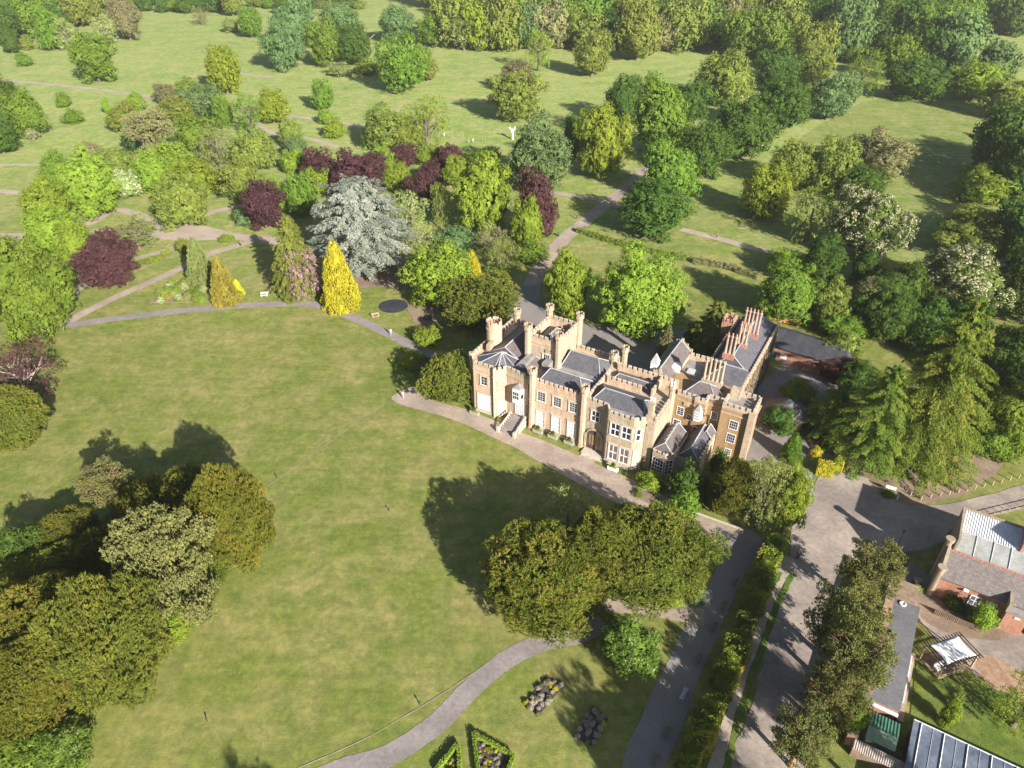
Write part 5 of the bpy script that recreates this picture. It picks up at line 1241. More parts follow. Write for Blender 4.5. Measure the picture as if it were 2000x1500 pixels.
hedge([(925, 1436), (935, 1520)], .42, .75, 'B', 'left side of the clipped hedge of the large triangular bed', 8, ls=.09, dens=90, lump=.03)
hedge([(926, 1436), (1003, 1480)], .42, .75, 'B', 'right side of the clipped hedge of the large triangular bed', 9, ls=.09, dens=90, lump=.03)
hedge([(1003, 1480), (985, 1530)], .42, .75, 'B', 'short end of the clipped hedge of the large triangular bed', 10, ls=.09, dens=90, lump=.03)
hedge([(895, 1458), (900, 1530)], .42, .75, 'B', 'right side of the clipped hedge of the small triangular bed', 11, ls=.09, dens=90, lump=.03)
hedge([(893, 1458), (850, 1510)], .42, .75, 'B', 'left side of the clipped hedge of the small triangular bed', 12, ls=.09, dens=90, lump=.03)
hedge([(1593, 920), (1625, 928)], 2.2, 1.9, 'U', 'broad golden yellow hedge block at the drive mouth', 13, ls=.14, dens=40, lump=.06)
hedge([(1633, 925), (1650, 880)], 1.2, 1.9, 'U', 'narrow golden yellow hedge running back from the golden block', 14, ls=.14, dens=40, lump=.06)
T('bush', 1583, 870, 1606, 897, 'U', 'small round golden bush behind the golden hedge')
T('cone', 1530, 846, 1570, 898, 'G', 'clipped green column by the end tower of the mansion')
T('bush', 1722, 955, 1748, 975, 'G', 'small plant at the foot of the white sign')
T('bush', 800, 636, 864, 676, 'B', 'kidney shaped clipped bush above the corner of the path')
LC['R'] = leafmat('pink and red rhododendron', (.08, .09, .03), (.2, .12, .08), (.55, .2, .25), .3)
T('broad', 1600, 694, 1682, 752, 'K', 'dark red maple beside the brick outbuilding')
T('bush', 1900, 1180, 1945, 1235, 'Y', 'round yellow green shrub by the brown picket fence')
T('bush', 1838, 1370, 1872, 1425, 'Y', 'yellow green shrub on the small garden lawn')
T('bush', 1850, 1345, 1878, 1385, 'O', 'reddish green shrub on the small garden lawn')
T('airy', 1950, 1320, 2060, 1440, 'Y', 'light yellow tree at the right edge of the garden lawn')
T('bush', 1780, 1140, 1802, 1160, 'Y', 'little yellow plant beside the water barrels')
def bed(px, label, n, cols, seed, r=(.22, .5), soil=None):
    P = [gp(*p) for p in px]; c = sum(P, Vector((0, 0, 0))) / len(P); rt = empty('flower_bed', c); tag(rt, label, 'flower bed')
    rg = random.Random(seed); MB().prism([(p.x - c.x, p.y - c.y) for p in P], 0.0, .09).build('soil', soil or M_SOIL, rt)
    k = 0; tries = 0
    while k < n and tries < 4000:
        tries += 1; ws = [rg.random() for _ in P]; s = sum(ws); 
        u, v = rg.random(), rg.random()
        if len(P) == 4: q = P[0].lerp(P[1], u).lerp(P[3].lerp(P[2], u), v)
        else:
            if u + v > 1: u, v = 1 - u, 1 - v
            q = P[0] + (P[1] - P[0]) * u + (P[2] - P[0]) * v
        me = PR['bush'][k % 2]; o = bpy.data.objects.new('bedding_plant', me); COL.objects.link(o); o.parent = rt
        rr = rg.uniform(*r); o.location = (q.x - c.x, q.y - c.y, rr * .5); o.scale = (rr, rr, rr * .8); o.rotation_euler = (0, 0, rg.uniform(0, 6))
        o.material_slots[0].link = 'OBJECT'; o.material_slots[0].material = LC[rg.choice(cols)]; k += 1
    return rt
LC['a'] = leafmat('lilac bedding', (.22, .18, .23), (.44, .37, .45), (.6, .52, .6), .3)
M_BEDS = surf('dark bed soil', (.05, .035, .035), (.10, .075, .07), 2, 9, world=True, bump=.5)
bed([(1023, 1378), (1053, 1398), (1100, 1340), (1068, 1318)], 'rectangular bed of lilac clumps nearer the curving path', 34, 'aaaaaNU', 1, (.26, .44), M_BEDS)
bed([(1122, 1440), (1155, 1458), (1188, 1405), (1158, 1378)], 'rectangular bed of lilac clumps lying in the tree shade', 34, 'aaaaaWU', 2, (.26, .42), M_BEDS)
bed([(932, 1448), (996, 1482), (938, 1540)], 'triangular bed of yellow and purple flowers in the large clipped hedge', 60, 'aaUNYZ', 3, (.16, .3), M_BEDS)
bed([(892, 1470), (896, 1530), (862, 1520)], 'triangular bed in the small clipped hedge', 20, 'NUaYZ', 4, (.16, .3), M_BEDS)
bed([(292, 592), (462, 588), (430, 548), (330, 558)], 'mixed rockery bed with white flowers below the two cypresses', 60, 'HHGYBgLWGO', 5, (.7, 1.5))
bed([(790, 700), (832, 700), (826, 722), (800, 728)], 'planted corner bed inside the low clipped hedge', 10, 'GBaN', 6, (.5, .9))
bed([(258, 520), (330, 490), (338, 497), (262, 532)], 'bright green strip bed below the narrow path', 18, 'BBYG', 7, (.6, 1.0))
bed([(1230, 968), (1330, 1010), (1345, 1000), (1250, 955)], 'planting strip between drive and bay window', 14, 'GYOa', 8, (.3, .6))
M_POND = surf('dark pond water', (.030, .032, .042), (.055, .055, .07), .4, 3, rough=.35, spec=.5)
_pc = gp(768, 598); _pp = [( _pc.x + 3.35 * math.cos(i * .2094), _pc.y + 3.2 * math.sin(i * .2094)) for i in range(30)]
MB().prism(_pp, .0, .09).build('pond', M_POND); bpy.data.objects['pond']['kind'] = 'structure'; bpy.data.objects['pond']['label'] = 'round dark pool in the grass beyond the path'
patch('soil', [(800, 590), (850, 600), (850, 640), (810, 632)], M_SOIL, 'worn soil around the picnic table in the shade', jit=.4)

# ------------------------------------------------------------------ brick buildings, sheds and glass on the right
FA = R(-32); E1 = Vector((math.cos(FA), math.sin(FA), 0)); E2 = Vector((-E1.y, E1.x, 0)); FO = Vector((50, 60, 0))
def fo(a, b, z=0): return FO + E1 * a + E2 * b + Vector((0, 0, z))
M_GREY = surf('flat roof felt', (.115, .115, .125), (.165, .162, .17), .25, 3, rough=.9)
M_CORR = surf('white corrugated sheet', (.55, .57, .60), (.68, .69, .71), .8, 6, rough=.45, spec=.5)
M_SKYG = surf('reflective roof glass', (.085, .105, .15), (.17, .195, .24), .35, 2, rough=.12, spec=.8)
M_PALEG = surf('dusty lean-to glass', (.26, .265, .25), (.38, .385, .37), .4, 3, rough=.25, spec=.6)
M_ALU = surf('pale metal bars', (.5, .51, .53), (.62, .63, .65), 1, 5, rough=.4)
M_GREEN = surf('green painted sheet', (.045, .13, .09), (.07, .18, .125), .8, 5, rough=.6)
M_LGREEN = surf('faded green sheet', (.16, .24, .17), (.24, .32, .235), .8, 5, rough=.7)
M_TILE = surf('red ridge tiles', (.38, .14, .10), (.52, .25, .19), 1.5, 6)
M_STONY = masonry('mossy coping brick', (.34, .25, .18), (.42, .33, .25), (.3, .25, .2), .26, .09, (.26, .22, .15))
M_WOOD = surf('weathered timber', (.20, .14, .095), (.33, .25, .18), 1.5, 9)
M_WOODP = surf('pale timber', (.42, .31, .19), (.54, .42, .28), 1.5, 9)
M_WOODD = surf('dark stained timber', (.055, .045, .04), (.10, .08, .07), 1.5, 9)
def local_house(name, a, b, label, cat='building'):
    o = empty(name, fo(a, b), FA); tag(o, label, cat); return o
BH = local_house('brick_building', 0, 0, 'red brick service building with slate roof and two stone capped gable piers')
def bb(par, x0, x1, y0, y1, z0, z1, name, mat): return MB().box(x0, x1, y0, y1, z0, z1).build(name, mat, par)
bb(BH, 4.0, 24, 7.3, 12.1, 0, 3.9, 'wall', M_BRICK)
sl = MB().add([(4.35, 6.95, 3.85), (24, 6.95, 3.85), (24, 10.0, 6.4), (4.35, 10.0, 6.4), (4.35, 12.2, 4.6), (24, 12.2, 4.6), (4.35, 6.95, 3.7), (24, 6.95, 3.7), (4.35, 12.2, 4.4), (24, 12.2, 4.4)], [(0, 1, 2, 3), (3, 2, 5, 4), (6, 7, 1, 0), (4, 5, 9, 8)])
rf = sl.build('slate_roof', masonry('rough brown slates', (.155, .135, .13), (.24, .21, .205), (.08, .07, .07), .3, .2, (.19, .16, .14), .8, True, .02), BH)
rt_ = MB(); 
for i in range(38): rt_.box(4.4 + i * .5, 4.86 + i * .5, 9.88, 10.12, 6.36, 6.52)
rt_.build('ridge_tiles', M_TILE, rf)
gw = MB().prism([(0, 0), (0, 0), (0, 0)], 0, 0) if False else MB()
gw.add([(3.95, 6.9, 0), (3.95, 12.2, 0), (3.95, 12.2, 5.0), (3.95, 10.0, 6.9), (3.95, 6.9, 4.3), (4.34, 6.9, 0), (4.34, 12.2, 0), (4.34, 12.2, 5.0), (4.34, 10.0, 6.9), (4.34, 6.9, 4.3)], [(4, 3, 2, 1, 0), (5, 6, 7, 8, 9), (0, 1, 6, 5), (1, 2, 7, 6), (2, 3, 8, 7), (3, 4, 9, 8), (4, 0, 5, 9)])
gw.build('gable_wall', M_STONY, BH)
for y, z in ((10.9, 7.6), (7.2, 5.6)):
    o = MB().cyl(3.95, y, 0, z - .5, .42, .42, 12).cyl(3.95, y, z - .5, z - .1, .55, .62, 12).cyl(3.95, y, z - .1, z, .62, .6, 12).build('gable_pier', M_STONY, BH)
# white window frames on the front wall
for x in (8.9, 10.7):
    wv = MB(); X0, X1, Zb, Zt, Y = x - .65, x + .65, 1.0, 2.7, 7.18
    wv.box(X0, X0 + .1, Y, Y + .1, Zb, Zt).box(X1 - .1, X1, Y, Y + .1, Zb, Zt).box(X0 + .1, X1 - .1, Y, Y + .1, Zb, Zb + .1).box(X0 + .1, X1 - .1, Y, Y + .1, Zt - .1, Zt).box(x - .05, x + .05, Y + .01, Y + .1, Zb + .1, Zt - .1).box(X0 + .1, x - .05, Y + .012, Y + .1, 1.83, 1.91).box(x + .05, X1 - .1, Y + .012, Y + .1, 1.83, 1.91)
    wo_ = wv.build('window', M_WHITE, BH); bb(wo_, X0 + .06, X1 - .06, Y + .04, Y + .13, Zb + .06, Zt - .06, 'pane', M_SKYG)
bb(BH, 7.2, 7.8, 6.95, 7.35, 3.05, 3.3, 'wall_lamp', M_WHITE)
# arched porch wing
pw = MB().box(12.2, 14.6, 5.9, 7.1, 0, 3.3).box(16.6, 21, 5.9, 7.1, 0, 3.3).box(14.6, 16.6, 5.9, 7.1, 2.7, 3.3)
for i in range(8):
    t0, t1 = i / 8, (i + 1) / 8; za, zb = 1.9 + .8 * math.sin(math.pi * t0), 1.9 + .8 * math.sin(math.pi * t1)
    xa, xb = 14.6 + 2 * t0, 14.6 + 2 * t1
    pw.add([(xa, 5.9, za), (xb, 5.9, zb), (xb, 5.9, 2.71), (xa, 5.9, 2.71), (xa, 6.4, za), (xb, 6.4, zb), (xb, 6.4, 2.71), (xa, 6.4, 2.71)], [(0, 1, 2, 3), (7, 6, 5, 4), (0, 4, 5, 1)])
pwo = pw.build('porch', M_BRICK, BH)
bb(pwo, 14.55, 16.65, 6.95, 7.05, 0, 2.7, 'dark_doorway', M_DARK)
bb(BH, 12.0, 21, 5.8, 7.2, 3.3, 3.45, 'porch_coping', M_LEAD)
bb(BH, 12.0, 12.35, 5.8, 8.6, 3.3, 4.9, 'gable_parapet', M_STONY)
bb(BH, 13.2, 13.8, 5.82, 5.95, 2.75, 3.0, 'wall_lamp', M_WHITE)
# lean-to of corrugated sheet and glass behind
LH = local_house('glasshouse', 0, 0, 'lean to glasshouse with white corrugated upper roof behind the brick building', 'glasshouse')
bb(LH, 5.3, 24, 12.5, 19.2, 0, 3.9, 'wall', M_BRICK)
def slope(par, name, mat, x0, x1, y0, z0, y1, z1, th=.06):
    return MB().add([(x0, y0, z0), (x1, y0, z0), (x1, y1, z1), (x0, y1, z1), (x0, y0, z0 - th), (x1, y0, z0 - th), (x1, y1, z1 - th), (x0, y1, z1 - th)], [(0, 1, 2, 3), (7, 6, 5, 4), (0, 4, 5, 1), (1, 5, 6, 2), (2, 6, 7, 3), (3, 7, 4, 0)]).build(name, mat, par)
gls = slope(LH, 'glass_roof', M_PALEG, 5.3, 24, 12.6, 4.5, 16.0, 5.6)
cb_ = MB()
for i in range(62):
    x = 5.35 + i * .3; cb_.add([(x, 15.8, 5.62), (x + .15, 15.8, 5.74), (x + .3, 15.8, 5.62), (x, 19.2, 6.62), (x + .15, 19.2, 6.74), (x + .3, 19.2, 6.62)], [(0, 1, 4, 3), (1, 2, 5, 4)])
cb_.box(5.35, 23.9, 15.8, 19.2, 5.5, 5.6); cb_.build('corrugated_roof', M_CORR, LH)
gb = MB()
for i in range(8): gb.tube((5.35 + i * 2.1, 12.6, 4.56), (5.35 + i * 2.1, 15.9, 5.66), .05)
gb.build('glazing_bar', M_ALU, gls)
bb(LH, 5.0, 5.3, 12.3, 19.5, 0, 6.9, 'end_wall', M_STONY); bb(LH, 5.0, 24, 19.2, 19.5, 0, 6.95, 'back_wall', M_STONY)
bb(LH, 12.5, 12.9, 15.6, 19.3, 5.6, 8.2, 'dividing_wall', M_BRICK)
# long flat roofed shed
FS = local_house('flat_roofed_shed', 0, 0, 'long low shed with dark grey flat roof and brick walls', 'shed')
bb(FS, -.95, 2.6, -15.6, 1.2, 0, 2.7, 'wall', M_BRICK); bb(FS, -1.0, 2.75, -15.65, 1.25, 2.7, 2.85, 'flat_roof', M_GREY)
bb(FS, -.98, -.3, -15.0, 1.0, 2.852, 2.90, 'moss_strip', M_CHIP); bb(FS, -1.35, -1.0, -17.6, 5.5, 0, 3.3, 'boundary_wall', M_STONY); bb(FS, -.9, 2.2, 1.3, 5.2, 0, 2.4, 'annexe', M_BRICK); bb(FS, -.95, 2.3, 1.9, 5.25, 2.4, 2.5, 'annexe_roof', M_WOOD)
bb(FS, 2.8, 3.5, -15.5, -5.0, 0, 1.2, 'planter_wall', M_STONY); bb(FS, 3.0, 3.15, -13, -6, 1.2, 1.7, 'gutter', M_CORR)
MB().lathe([(.42, 2.85), (.45, 3.0), (.32, 3.05), (.30, 2.9)], .75, .6, 18).build('roof_vent', M_CORR, FS)
bb(FS, -1.0, 2.7, -16.1, -15.7, 2.3, 2.5, 'gutter', M_CORR)
GS = local_house('green_shed', 0, 0, 'green corrugated garden shed below the flat roofed shed', 'shed')
bb(GS, .25, 2.9, -20.0, -17.0, 0, 2.0, 'wall', M_LGREEN)
gsr = MB(); 
for i in range(9):
    x = .05 + i * .34; gsr.add([(x, -18.9, 2.62), (x + .17, -18.9, 2.69), (x + .34, -18.9, 2.62), (x, -16.7, 2.25), (x + .17, -16.7, 2.32), (x + .34, -16.7, 2.25)], [(3, 4, 1, 0), (4, 5, 2, 1)])
gsr.build('roof_sheet', M_GREEN, GS)
slope(GS, 'front_slope', M_LGREEN, .05, 3.1, -20.3, 2.1, -18.9, 2.6)
LS = local_house('lean_to_store', 0, 0, 'low store with weathered corrugated roof at the wall end', 'shed')
bb(LS, -.8, 6.0, -21.9, -21.0, 0, 1.6, 'wall', M_WOOD)
lsr = MB()
for i in range(30):
    x = -.9 + i * .23; lsr.add([(x, -22.1, 1.65), (x + .115, -22.1, 1.71), (x + .23, -22.1, 1.65), (x, -20.9, 1.95), (x + .115, -20.9, 2.01), (x + .23, -20.9, 1.95)], [(0, 1, 4, 3), (1, 2, 5, 4)])
lsr.box(-.9, 6.0, -22.1, -20.9, 1.6, 1.64); lsr.build('corrugated_roof', surf('rusty grey sheet', (.25, .21, .18), (.42, .37, .33), 2, 8), LS)
GP = local_house('gate_pier', 0, 0, 'square brick gate pier with stone cap beside the green shed', 'gate pier')
bb(GP, -1.65, -.75, -20.9, -19.6, 0, 2.2, 'pier', M_BRICK); MB().box(-1.75, -.65, -21.0, -19.5, 2.2, 2.32).add([(-1.7, -20.95, 2.32), (-.7, -20.95, 2.32), (-.7, -19.55, 2.32), (-1.7, -19.55, 2.32), (-1.2, -20.25, 2.6)], [(0, 1, 4), (1, 2, 4), (2, 3, 4), (3, 0, 4)]).build('cap', M_STONY, GP)
PG = local_house('glass_roofed_shed', 0, 0, 'wide glass roofed shed in the bottom right corner', 'glasshouse')
bb(PG, 4.3, 24, -27, -15.9, 0, 2.3, 'wall', M_WOODD); pgs = slope(PG, 'glass_roof', M_SKYG, 4.2, 24, -27, 1.9, -15.8, 2.9)
pb = MB()
for i in range(9): pb.tube((5.0 + i * 2.3, -27, 1.98), (5.0 + i * 2.3, -15.8, 2.98), .06)
pb.build('glazing_bar', M_WHITE, pgs)
pb = MB()
for i in range(17): pb.tube((5.0 + 1.15 * i + .05, -27, 1.94), (5.0 + 1.15 * i + .05, -15.8, 2.94), .02)
pb.tube((4.2, -15.8, 2.95), (24, -15.8, 2.95), .07); pb.build('thin_bar', M_ALU, pgs)
# pergola with stretched canopy
PE = empty('pergola', (54.15, 53.45, 0), R(17)); tag(PE, 'timber pergola with stretched white canopy on the garden lawn', 'pergola')
for sx in (-2.55, 2.55):
    for sy in (-1.45, 1.45): MB().box(sx - .08, sx + .08, sy - .08, sy + .08, 0, 2.35).build('post', M_WOODP, PE)
for sy in (-1.45, 1.45): MB().box(-3.0, 3.0, sy - .06, sy + .06, 2.35, 2.5).build('beam', M_WOODD, PE)
for i in range(15): MB().box(-2.9 + i * .41, -2.82 + i * .41, -1.95, 1.95, 2.505, 2.62).build('rafter', M_WOODD, PE)
cn = MB(); NX, NY = 12, 8; vs = []
for j in range(NY + 1):
    for i in range(NX + 1):
        u, v = i / NX * 2 - 1, j / NY * 2 - 1; k = 1 - .10 * (1 - v * v); k2 = 1 - .12 * (1 - u * u)
        vs.append((u * 2.2 * k, v * 1.5 * k2, 2.72 - .10 * (1 - u * u) * (1 - v * v) + .015 * math.sin(i * 2.4)))
cn.add(vs, [(j * (NX + 1) + i, j * (NX + 1) + i + 1, (j + 1) * (NX + 1) + i + 1, (j + 1) * (NX + 1) + i) for j in range(NY) for i in range(NX)])
cno = cn.build('canopy', M_WHITE, PE, True); sm = cno.modifiers.new('thick', 'SOLIDIFY'); sm.thickness = .02
MB().box(-2.6, 2.6, -1.55, 1.55, 0, .1).build('deck', M_WOOD, PE); MB().box(-2.6, 1.3, -1.62, -1.54, .5, .62).box(-2.6, 1.3, -1.62, -1.54, .1, .2).build('rail', M_WOODP, PE)
sf = empty('garden_sofa', PE.matrix_world @ Vector((0, 0, 0)), 0); sf.location = (53.0, 52.6, .1); sf.rotation_euler = (0, 0, R(17)); tag(sf, 'pale cushioned seat under the pergola canopy', 'sofa')
MB().box(-.7, .7, -.35, .35, .12, .42).build('seat', M_WHITE, sf); MB().box(-.7, .7, .28, .42, .42, .8).build('backrest', M_WHITE, sf)
for sx in (-.6, .6): MB().box(sx - .05, sx + .05, -.3, .3, 0, .12).build('leg', M_WOODD, sf)
# picket fence by the brick building
def fence_line(name, p, q, n, hgt, label, mat, rail=True, cat='fence', pw=.05):
    P, Q = gp(*p), gp(*q); rt = empty(name, P, math.atan2(Q.y - P.y, Q.x - P.x)); tag(rt, label, cat); L0 = (Q - P).length
    mb = MB()
    for i in range(n): x = L0 * i / (n - 1); mb.box(x - pw, x + pw, -.03, .03, .05, hgt)
    mb.build('pickets', mat, rt)
    if rail: MB().box(0, L0, .031, .08, hgt * .8, hgt * .88).box(0, L0, .031, .08, hgt * .2, hgt * .28).build('rail', mat, rt)
    return rt
fence_line('picket_fence', (1824, 1200), (1868, 1218), 14, 1.1, 'left half of the brown picket fence under the brick building', M_WOOD)
fence_line('picket_fence', (1870, 1219), (1912, 1236), 14, 1.1, 'right half of the brown picket fence under the brick building', M_WOOD)
fence_line('wire_fence', (1925, 1010), (2040, 982), 9, .9, 'post and rail fence on the near side of the right hand road', M_WOOD, cat='fence')
po_ = empty('bollard', gp(1798, 977)); tag(po_, 'short timber post lining the far side of the right hand road', 'bollard', 'timber posts along the road verge')
MB().lathe([(.09, 0), (.085, .75), (.05, .82)], 0, 0, 8).build('post', M_WOODP, po_)
for i, p in enumerate([(1817, 972), (1836, 969), (1853, 966), (1871, 963), (1888, 959), (1904, 955), (1921, 951), (1938, 947), (1955, 943), (1972, 938), (1989, 934), (1778, 968)]):
    c = copy_tree(po_); c.location = gp(*p)
pc = empty('bollard', gp(1751, 976)); tag(pc, 'leaning white post beside the white sign', 'bollard'); MB().tube((0, 0, 0), (.15, .1, .9), .09, .08, 8).build('post', M_WHITE, pc)
# lamp posts
def lamp(px, label, h=4.0):
    rt = empty('lamp_post', gp(*px)); tag(rt, label, 'lamp post')
    MB().cyl(0, 0, 0, .6, .11, .08, 8).cyl(0, 0, .6, h - .55, .05, .045, 8).build('pole', M_PIPE, rt)
    MB().cyl(0, 0, h - .55, h - .15, .10, .2, 6).build('lantern', M_SKYG, rt); MB().cyl(0, 0, h - .15, h, .24, .04, 6).build('lantern_cap', M_PIPE, rt)
lamp((1750, 1073), 'old style lamp post in the shade by the yard corner')
lamp((1372, 974), 'small white lamp standard among shrubs beside the drive', 2.2)
# white sign board
sg = empty('sign', gp(1737, 962), R(-28)); tag(sg, 'white notice board on two legs beside the yard', 'sign')
MB().box(-.75, .75, -.03, .03, .75, 1.35).build('board', M_WHITE, sg)
for sx in (-.6, .6): MB().box(sx - .04, sx + .04, .032, .09, 0, 1.3).build('leg', M_WOOD, sg)
s2 = empty('sign', gp(1411, 1452), R(10)); tag(s2, 'small white notice on a post beside the trodden footpath', 'sign'); MB().box(-.28, .28, -.2, .2, .9, .95).build('board', M_WHITE, s2); MB().cyl(0, 0, 0, .9, .04, .04, 6).build('post', M_WOOD, s2)
# benches on the walk
def bench(px, rz, label, mat, group=None):
    rt = empty('bench', gp(*px), rz); tag(rt, label, 'bench', group)
    m = MB()
    for i in range(4): m.box(-.8, .8, -.22 + i * .12, -.13 + i * .12, .42, .46)
    m.build('seat', mat, rt); m = MB()
    for i in range(3): m.box(-.8, .8, .26, .29, .52 + i * .13, .61 + i * .13)
    m.build('backrest', mat, rt)
    for sx in (-.72, .72): MB().box(sx - .03, sx + .03, -.22, -.16, 0, .42).box(sx - .03, sx + .03, .24, .30, 0, .9).box(sx - .03, sx + .03, -.16, .24, .36, .41).box(sx - .035, sx + .035, -.24, .24, .62, .66).build('leg_frame', mat, rt)
    return rt
_bl = [((1434, 1140), 'bench on the shaded walk nearest the mansion'), ((1412, 1186), 'second bench down the shaded walk from the mansion'), ((1392, 1228), 'third bench down the shaded walk'), ((1364, 1290), 'fourth bench down the shaded walk'), ((1334, 1359), 'pale bench midway down the shaded walk'), ((1300, 1434), 'bench near the bottom of the shaded walk'), ((1279, 1488), 'lowest bench on the shaded walk')]
for i, (p, lb) in enumerate(_bl): bench(p, R(58) + R(180), lb, M_ALU if i == 4 else M_WOOD, 'benches along the shaded walk')
def picnic(px, rz, label, mat):
    rt = empty('picnic_table', gp(*px), rz); tag(rt, label, 'picnic table')
    m = MB()
    for i in range(5): m.box(-.9, .9, -.38 + i * .155, -.25 + i * .155, .72, .76)
    m.build('tabletop', mat, rt)
    for sy in (-.75, .75): MB().box(-.9, .9, sy - .13, sy + .13, .43, .47).build('seat', mat, rt)
    for sx in (-.6, .6): m = MB(); m.tube((sx, -.75, 0), (sx, -.25, .72), .05, .05, 4).tube((sx, .75, 0), (sx, .25, .72), .05, .05, 4).box(sx - .03, sx + .03, -.85, .85, .36, .42).build('leg_frame', mat, rt)
picnic((733, 618), R(20), 'pale picnic table beside the dark round pool', M_WOODP)
picnic((836, 624), R(70), 'dark picnic table in the shade above the clipped bush', M_WOODD)
picnic((517, 577), R(10), 'white picnic table on the grass left of the green bin', M_WHITE)
def bin_(px, label, mat=M_GREEN):
    rt = empty('litter_bin', gp(*px)); tag(rt, label, 'litter bin'); MB().lathe([(.30, 0), (.34, 1.0), (.36, 1.02)], 0, 0, 12).build('body', mat, rt); MB().lathe([(.38, 1.02), (.36, 1.15), (.1, 1.25)], 0, 0, 12).build('lid', mat, rt)
bin_((550, 583), 'green litter bin below the pink blossom'); bin_((1092, 462), 'green litter bin beside the avenue'); bin_((838, 707), 'dark bin in the shade at the bed corner')
# short black garden lights on the lawn
for p, lb in (((820, 1376), 'black post light on the lower lawn near the curving path'), ((405, 1410), 'black post light alone on the lower left lawn'), ((541, 934), 'black post light at the tip of the left tree clump'), ((760, 998), 'tiny dark marker in the middle of the lawn')):
    rt = empty('lawn_light', gp(*p)); tag(rt, lb, 'garden light'); MB().cyl(0, 0, 0, .55, .06, .06, 8).build('post', M_PIPE, rt); MB().cyl(0, 0, .55, .72, .11, .08, 8).build('lamp_head', M_PIPE, rt)
# pale carved tree sculpture and thin poles in the meadow
sc_ = empty('sculpture', gp(1001, 272)); tag(sc_, 'pale forked tree sculpture standing in the meadow', 'sculpture')
MB().tube((0, 0, 0), (0, 0, 2.4), .45, .38, 8).tube((0, 0, 2.2), (-1.0, 0, 4.6), .34, .2, 8).tube((0, 0, 2.2), (1.0, .2, 4.8), .34, .2, 8).tube((-.7, 0, 3.8), (-1.5, 0, 4.4), .18, .1, 6).tube((.6, .1, 3.6), (1.6, .1, 4.1), .18, .1, 6).tube((0, 0, 2.6), (.1, 0, 4.1), .25, .12, 7).build('trunk', M_BLIND, sc_)
for i, (p, h) in enumerate([((879, 270), 3.2), ((884, 270), 3.2), ((901, 272), 3.0), ((905, 272), 3.0), ((943, 276), 2.6), ((948, 275), 2.6)]):
    rt = empty('pole', gp(*p)); tag(rt, ['leftmost thin pole of the left pair in the meadow', 'right thin pole of the left pair in the meadow', 'left thin pole of the middle pair in the meadow', 'right thin pole of the middle pair in the meadow', 'left thin pole of the right pair in the meadow', 'right thin pole of the right pair in the meadow'][i], 'pole', 'thin poles in the meadow'); MB().cyl(0, 0, 0, h, .04, .03, 6).build('shaft', M_WOODP, rt)
# fallen dead limbs by the poplars
dl = empty('dead_tree', gp(708, 118)); tag(dl, 'dead white limbs leaning beside the poplars', 'dead tree')
MB().tube((0, 0, 0), (3, 0, 9), .45, .28, 7).tube((3, 0, 9), (8, 1, 13), .28, .12, 6).tube((2, 0, 6), (-1, 0, 11), .22, .08, 6).tube((-4, 1, 0), (-1.5, 1, 8), .3, .1, 6).build('trunk', BARKL, dl)
# walls by the walk
wl = empty('garden_wall', gp(1340, 1010), 0); tag(wl, 'low brick wall between the drive end and the dark yew', 'wall'); _a = gp(1335, 1003); _b = gp(1450, 1045)
wl.location = _a; MB().wall((0, 0), (_b.x - _a.x, _b.y - _a.y), 0, .9, .3).build('brickwork', M_STONY, wl); MB().wall((0, 0), (_b.x - _a.x, _b.y - _a.y), .9, .97, .38, -.04).build('coping', M_COPE, wl)
# octagonal pavilion and brick outbuilding behind the end tower
pv = empty('pavilion', (49.0, 102.0, 0), R(10)); tag(pv, 'octagonal grey roofed pavilion behind the buff end tower', 'pavilion')
n8 = 8; MB().cyl(0, 0, 0, 2.8, 3.4, 3.4, 8, R(22.5)).build('wall', M_BRICK, pv); MB().cyl(0, 0, 2.8, 4.6, 4.2, .9, 8, R(22.5)).build('roof', M_SLATEB, pv); MB().cyl(0, 0, 4.6, 5.3, .9, .15, 8, R(22.5)).build('lantern', M_SKYG, pv)
ob_ = empty('outbuilding', (60.0, 123.0, 0), R(-35)); tag(ob_, 'brick outbuilding with dark roof and green door beyond the rear wing', 'building')
MB().box(-8, 8, -4, 4, 0, 3.4).build('wall', M_BRICK, ob_)
MB().add([(-8.3, -4.4, 3.3), (8.3, -4.4, 3.3), (8.3, 4.4, 3.3), (-8.3, 4.4, 3.3), (-7, 0, 5.2), (7, 0, 5.2)], [(0, 1, 5, 4), (1, 2, 5), (2, 3, 4, 5), (3, 0, 4), (3, 2, 1, 0)]).build('roof', surf('shade darkened slates', (.035, .038, .048), (.06, .062, .072), .8, 5), ob_)  # roof slates coloured darker to stand for deep shade
MB().box(-6.2, -4.9, -4.08, -3.9, 0, 2.2).build('door', M_GREEN, ob_); MB().box(-4.2, -2.9, -4.07, -3.9, 1, 2.2).build('window', M_WHITE, ob_)
ws = empty('timber_shed', (61.0, 139.0, 0), R(-20)); tag(ws, 'orange timber shed under the round green tree', 'shed'); MB().box(-3, 3, -1.5, 1.5, 0, 2.2).build('wall', surf('orange timber', (.40, .19, .07), (.52, .28, .12), 2, 8), ws); MB().add([(-3.2, -1.8, 2.15), (3.2, -1.8, 2.15), (3.2, 1.8, 2.15), (-3.2, 1.8, 2.15), (-3.2, 0, 2.9), (3.2, 0, 2.9)], [(0, 1, 5, 4), (1, 2, 5), (2, 3, 4, 5), (3, 0, 4), (3, 2, 1, 0)]).build('roof', M_WOOD, ws)
patch('yard', [(1480, 760), (1560, 700), (1640, 760), (1660, 860), (1600, 870), (1560, 900), (1480, 900), (1440, 880)], M_FORE, 'shaded paved court behind the end tower', jit=.2)
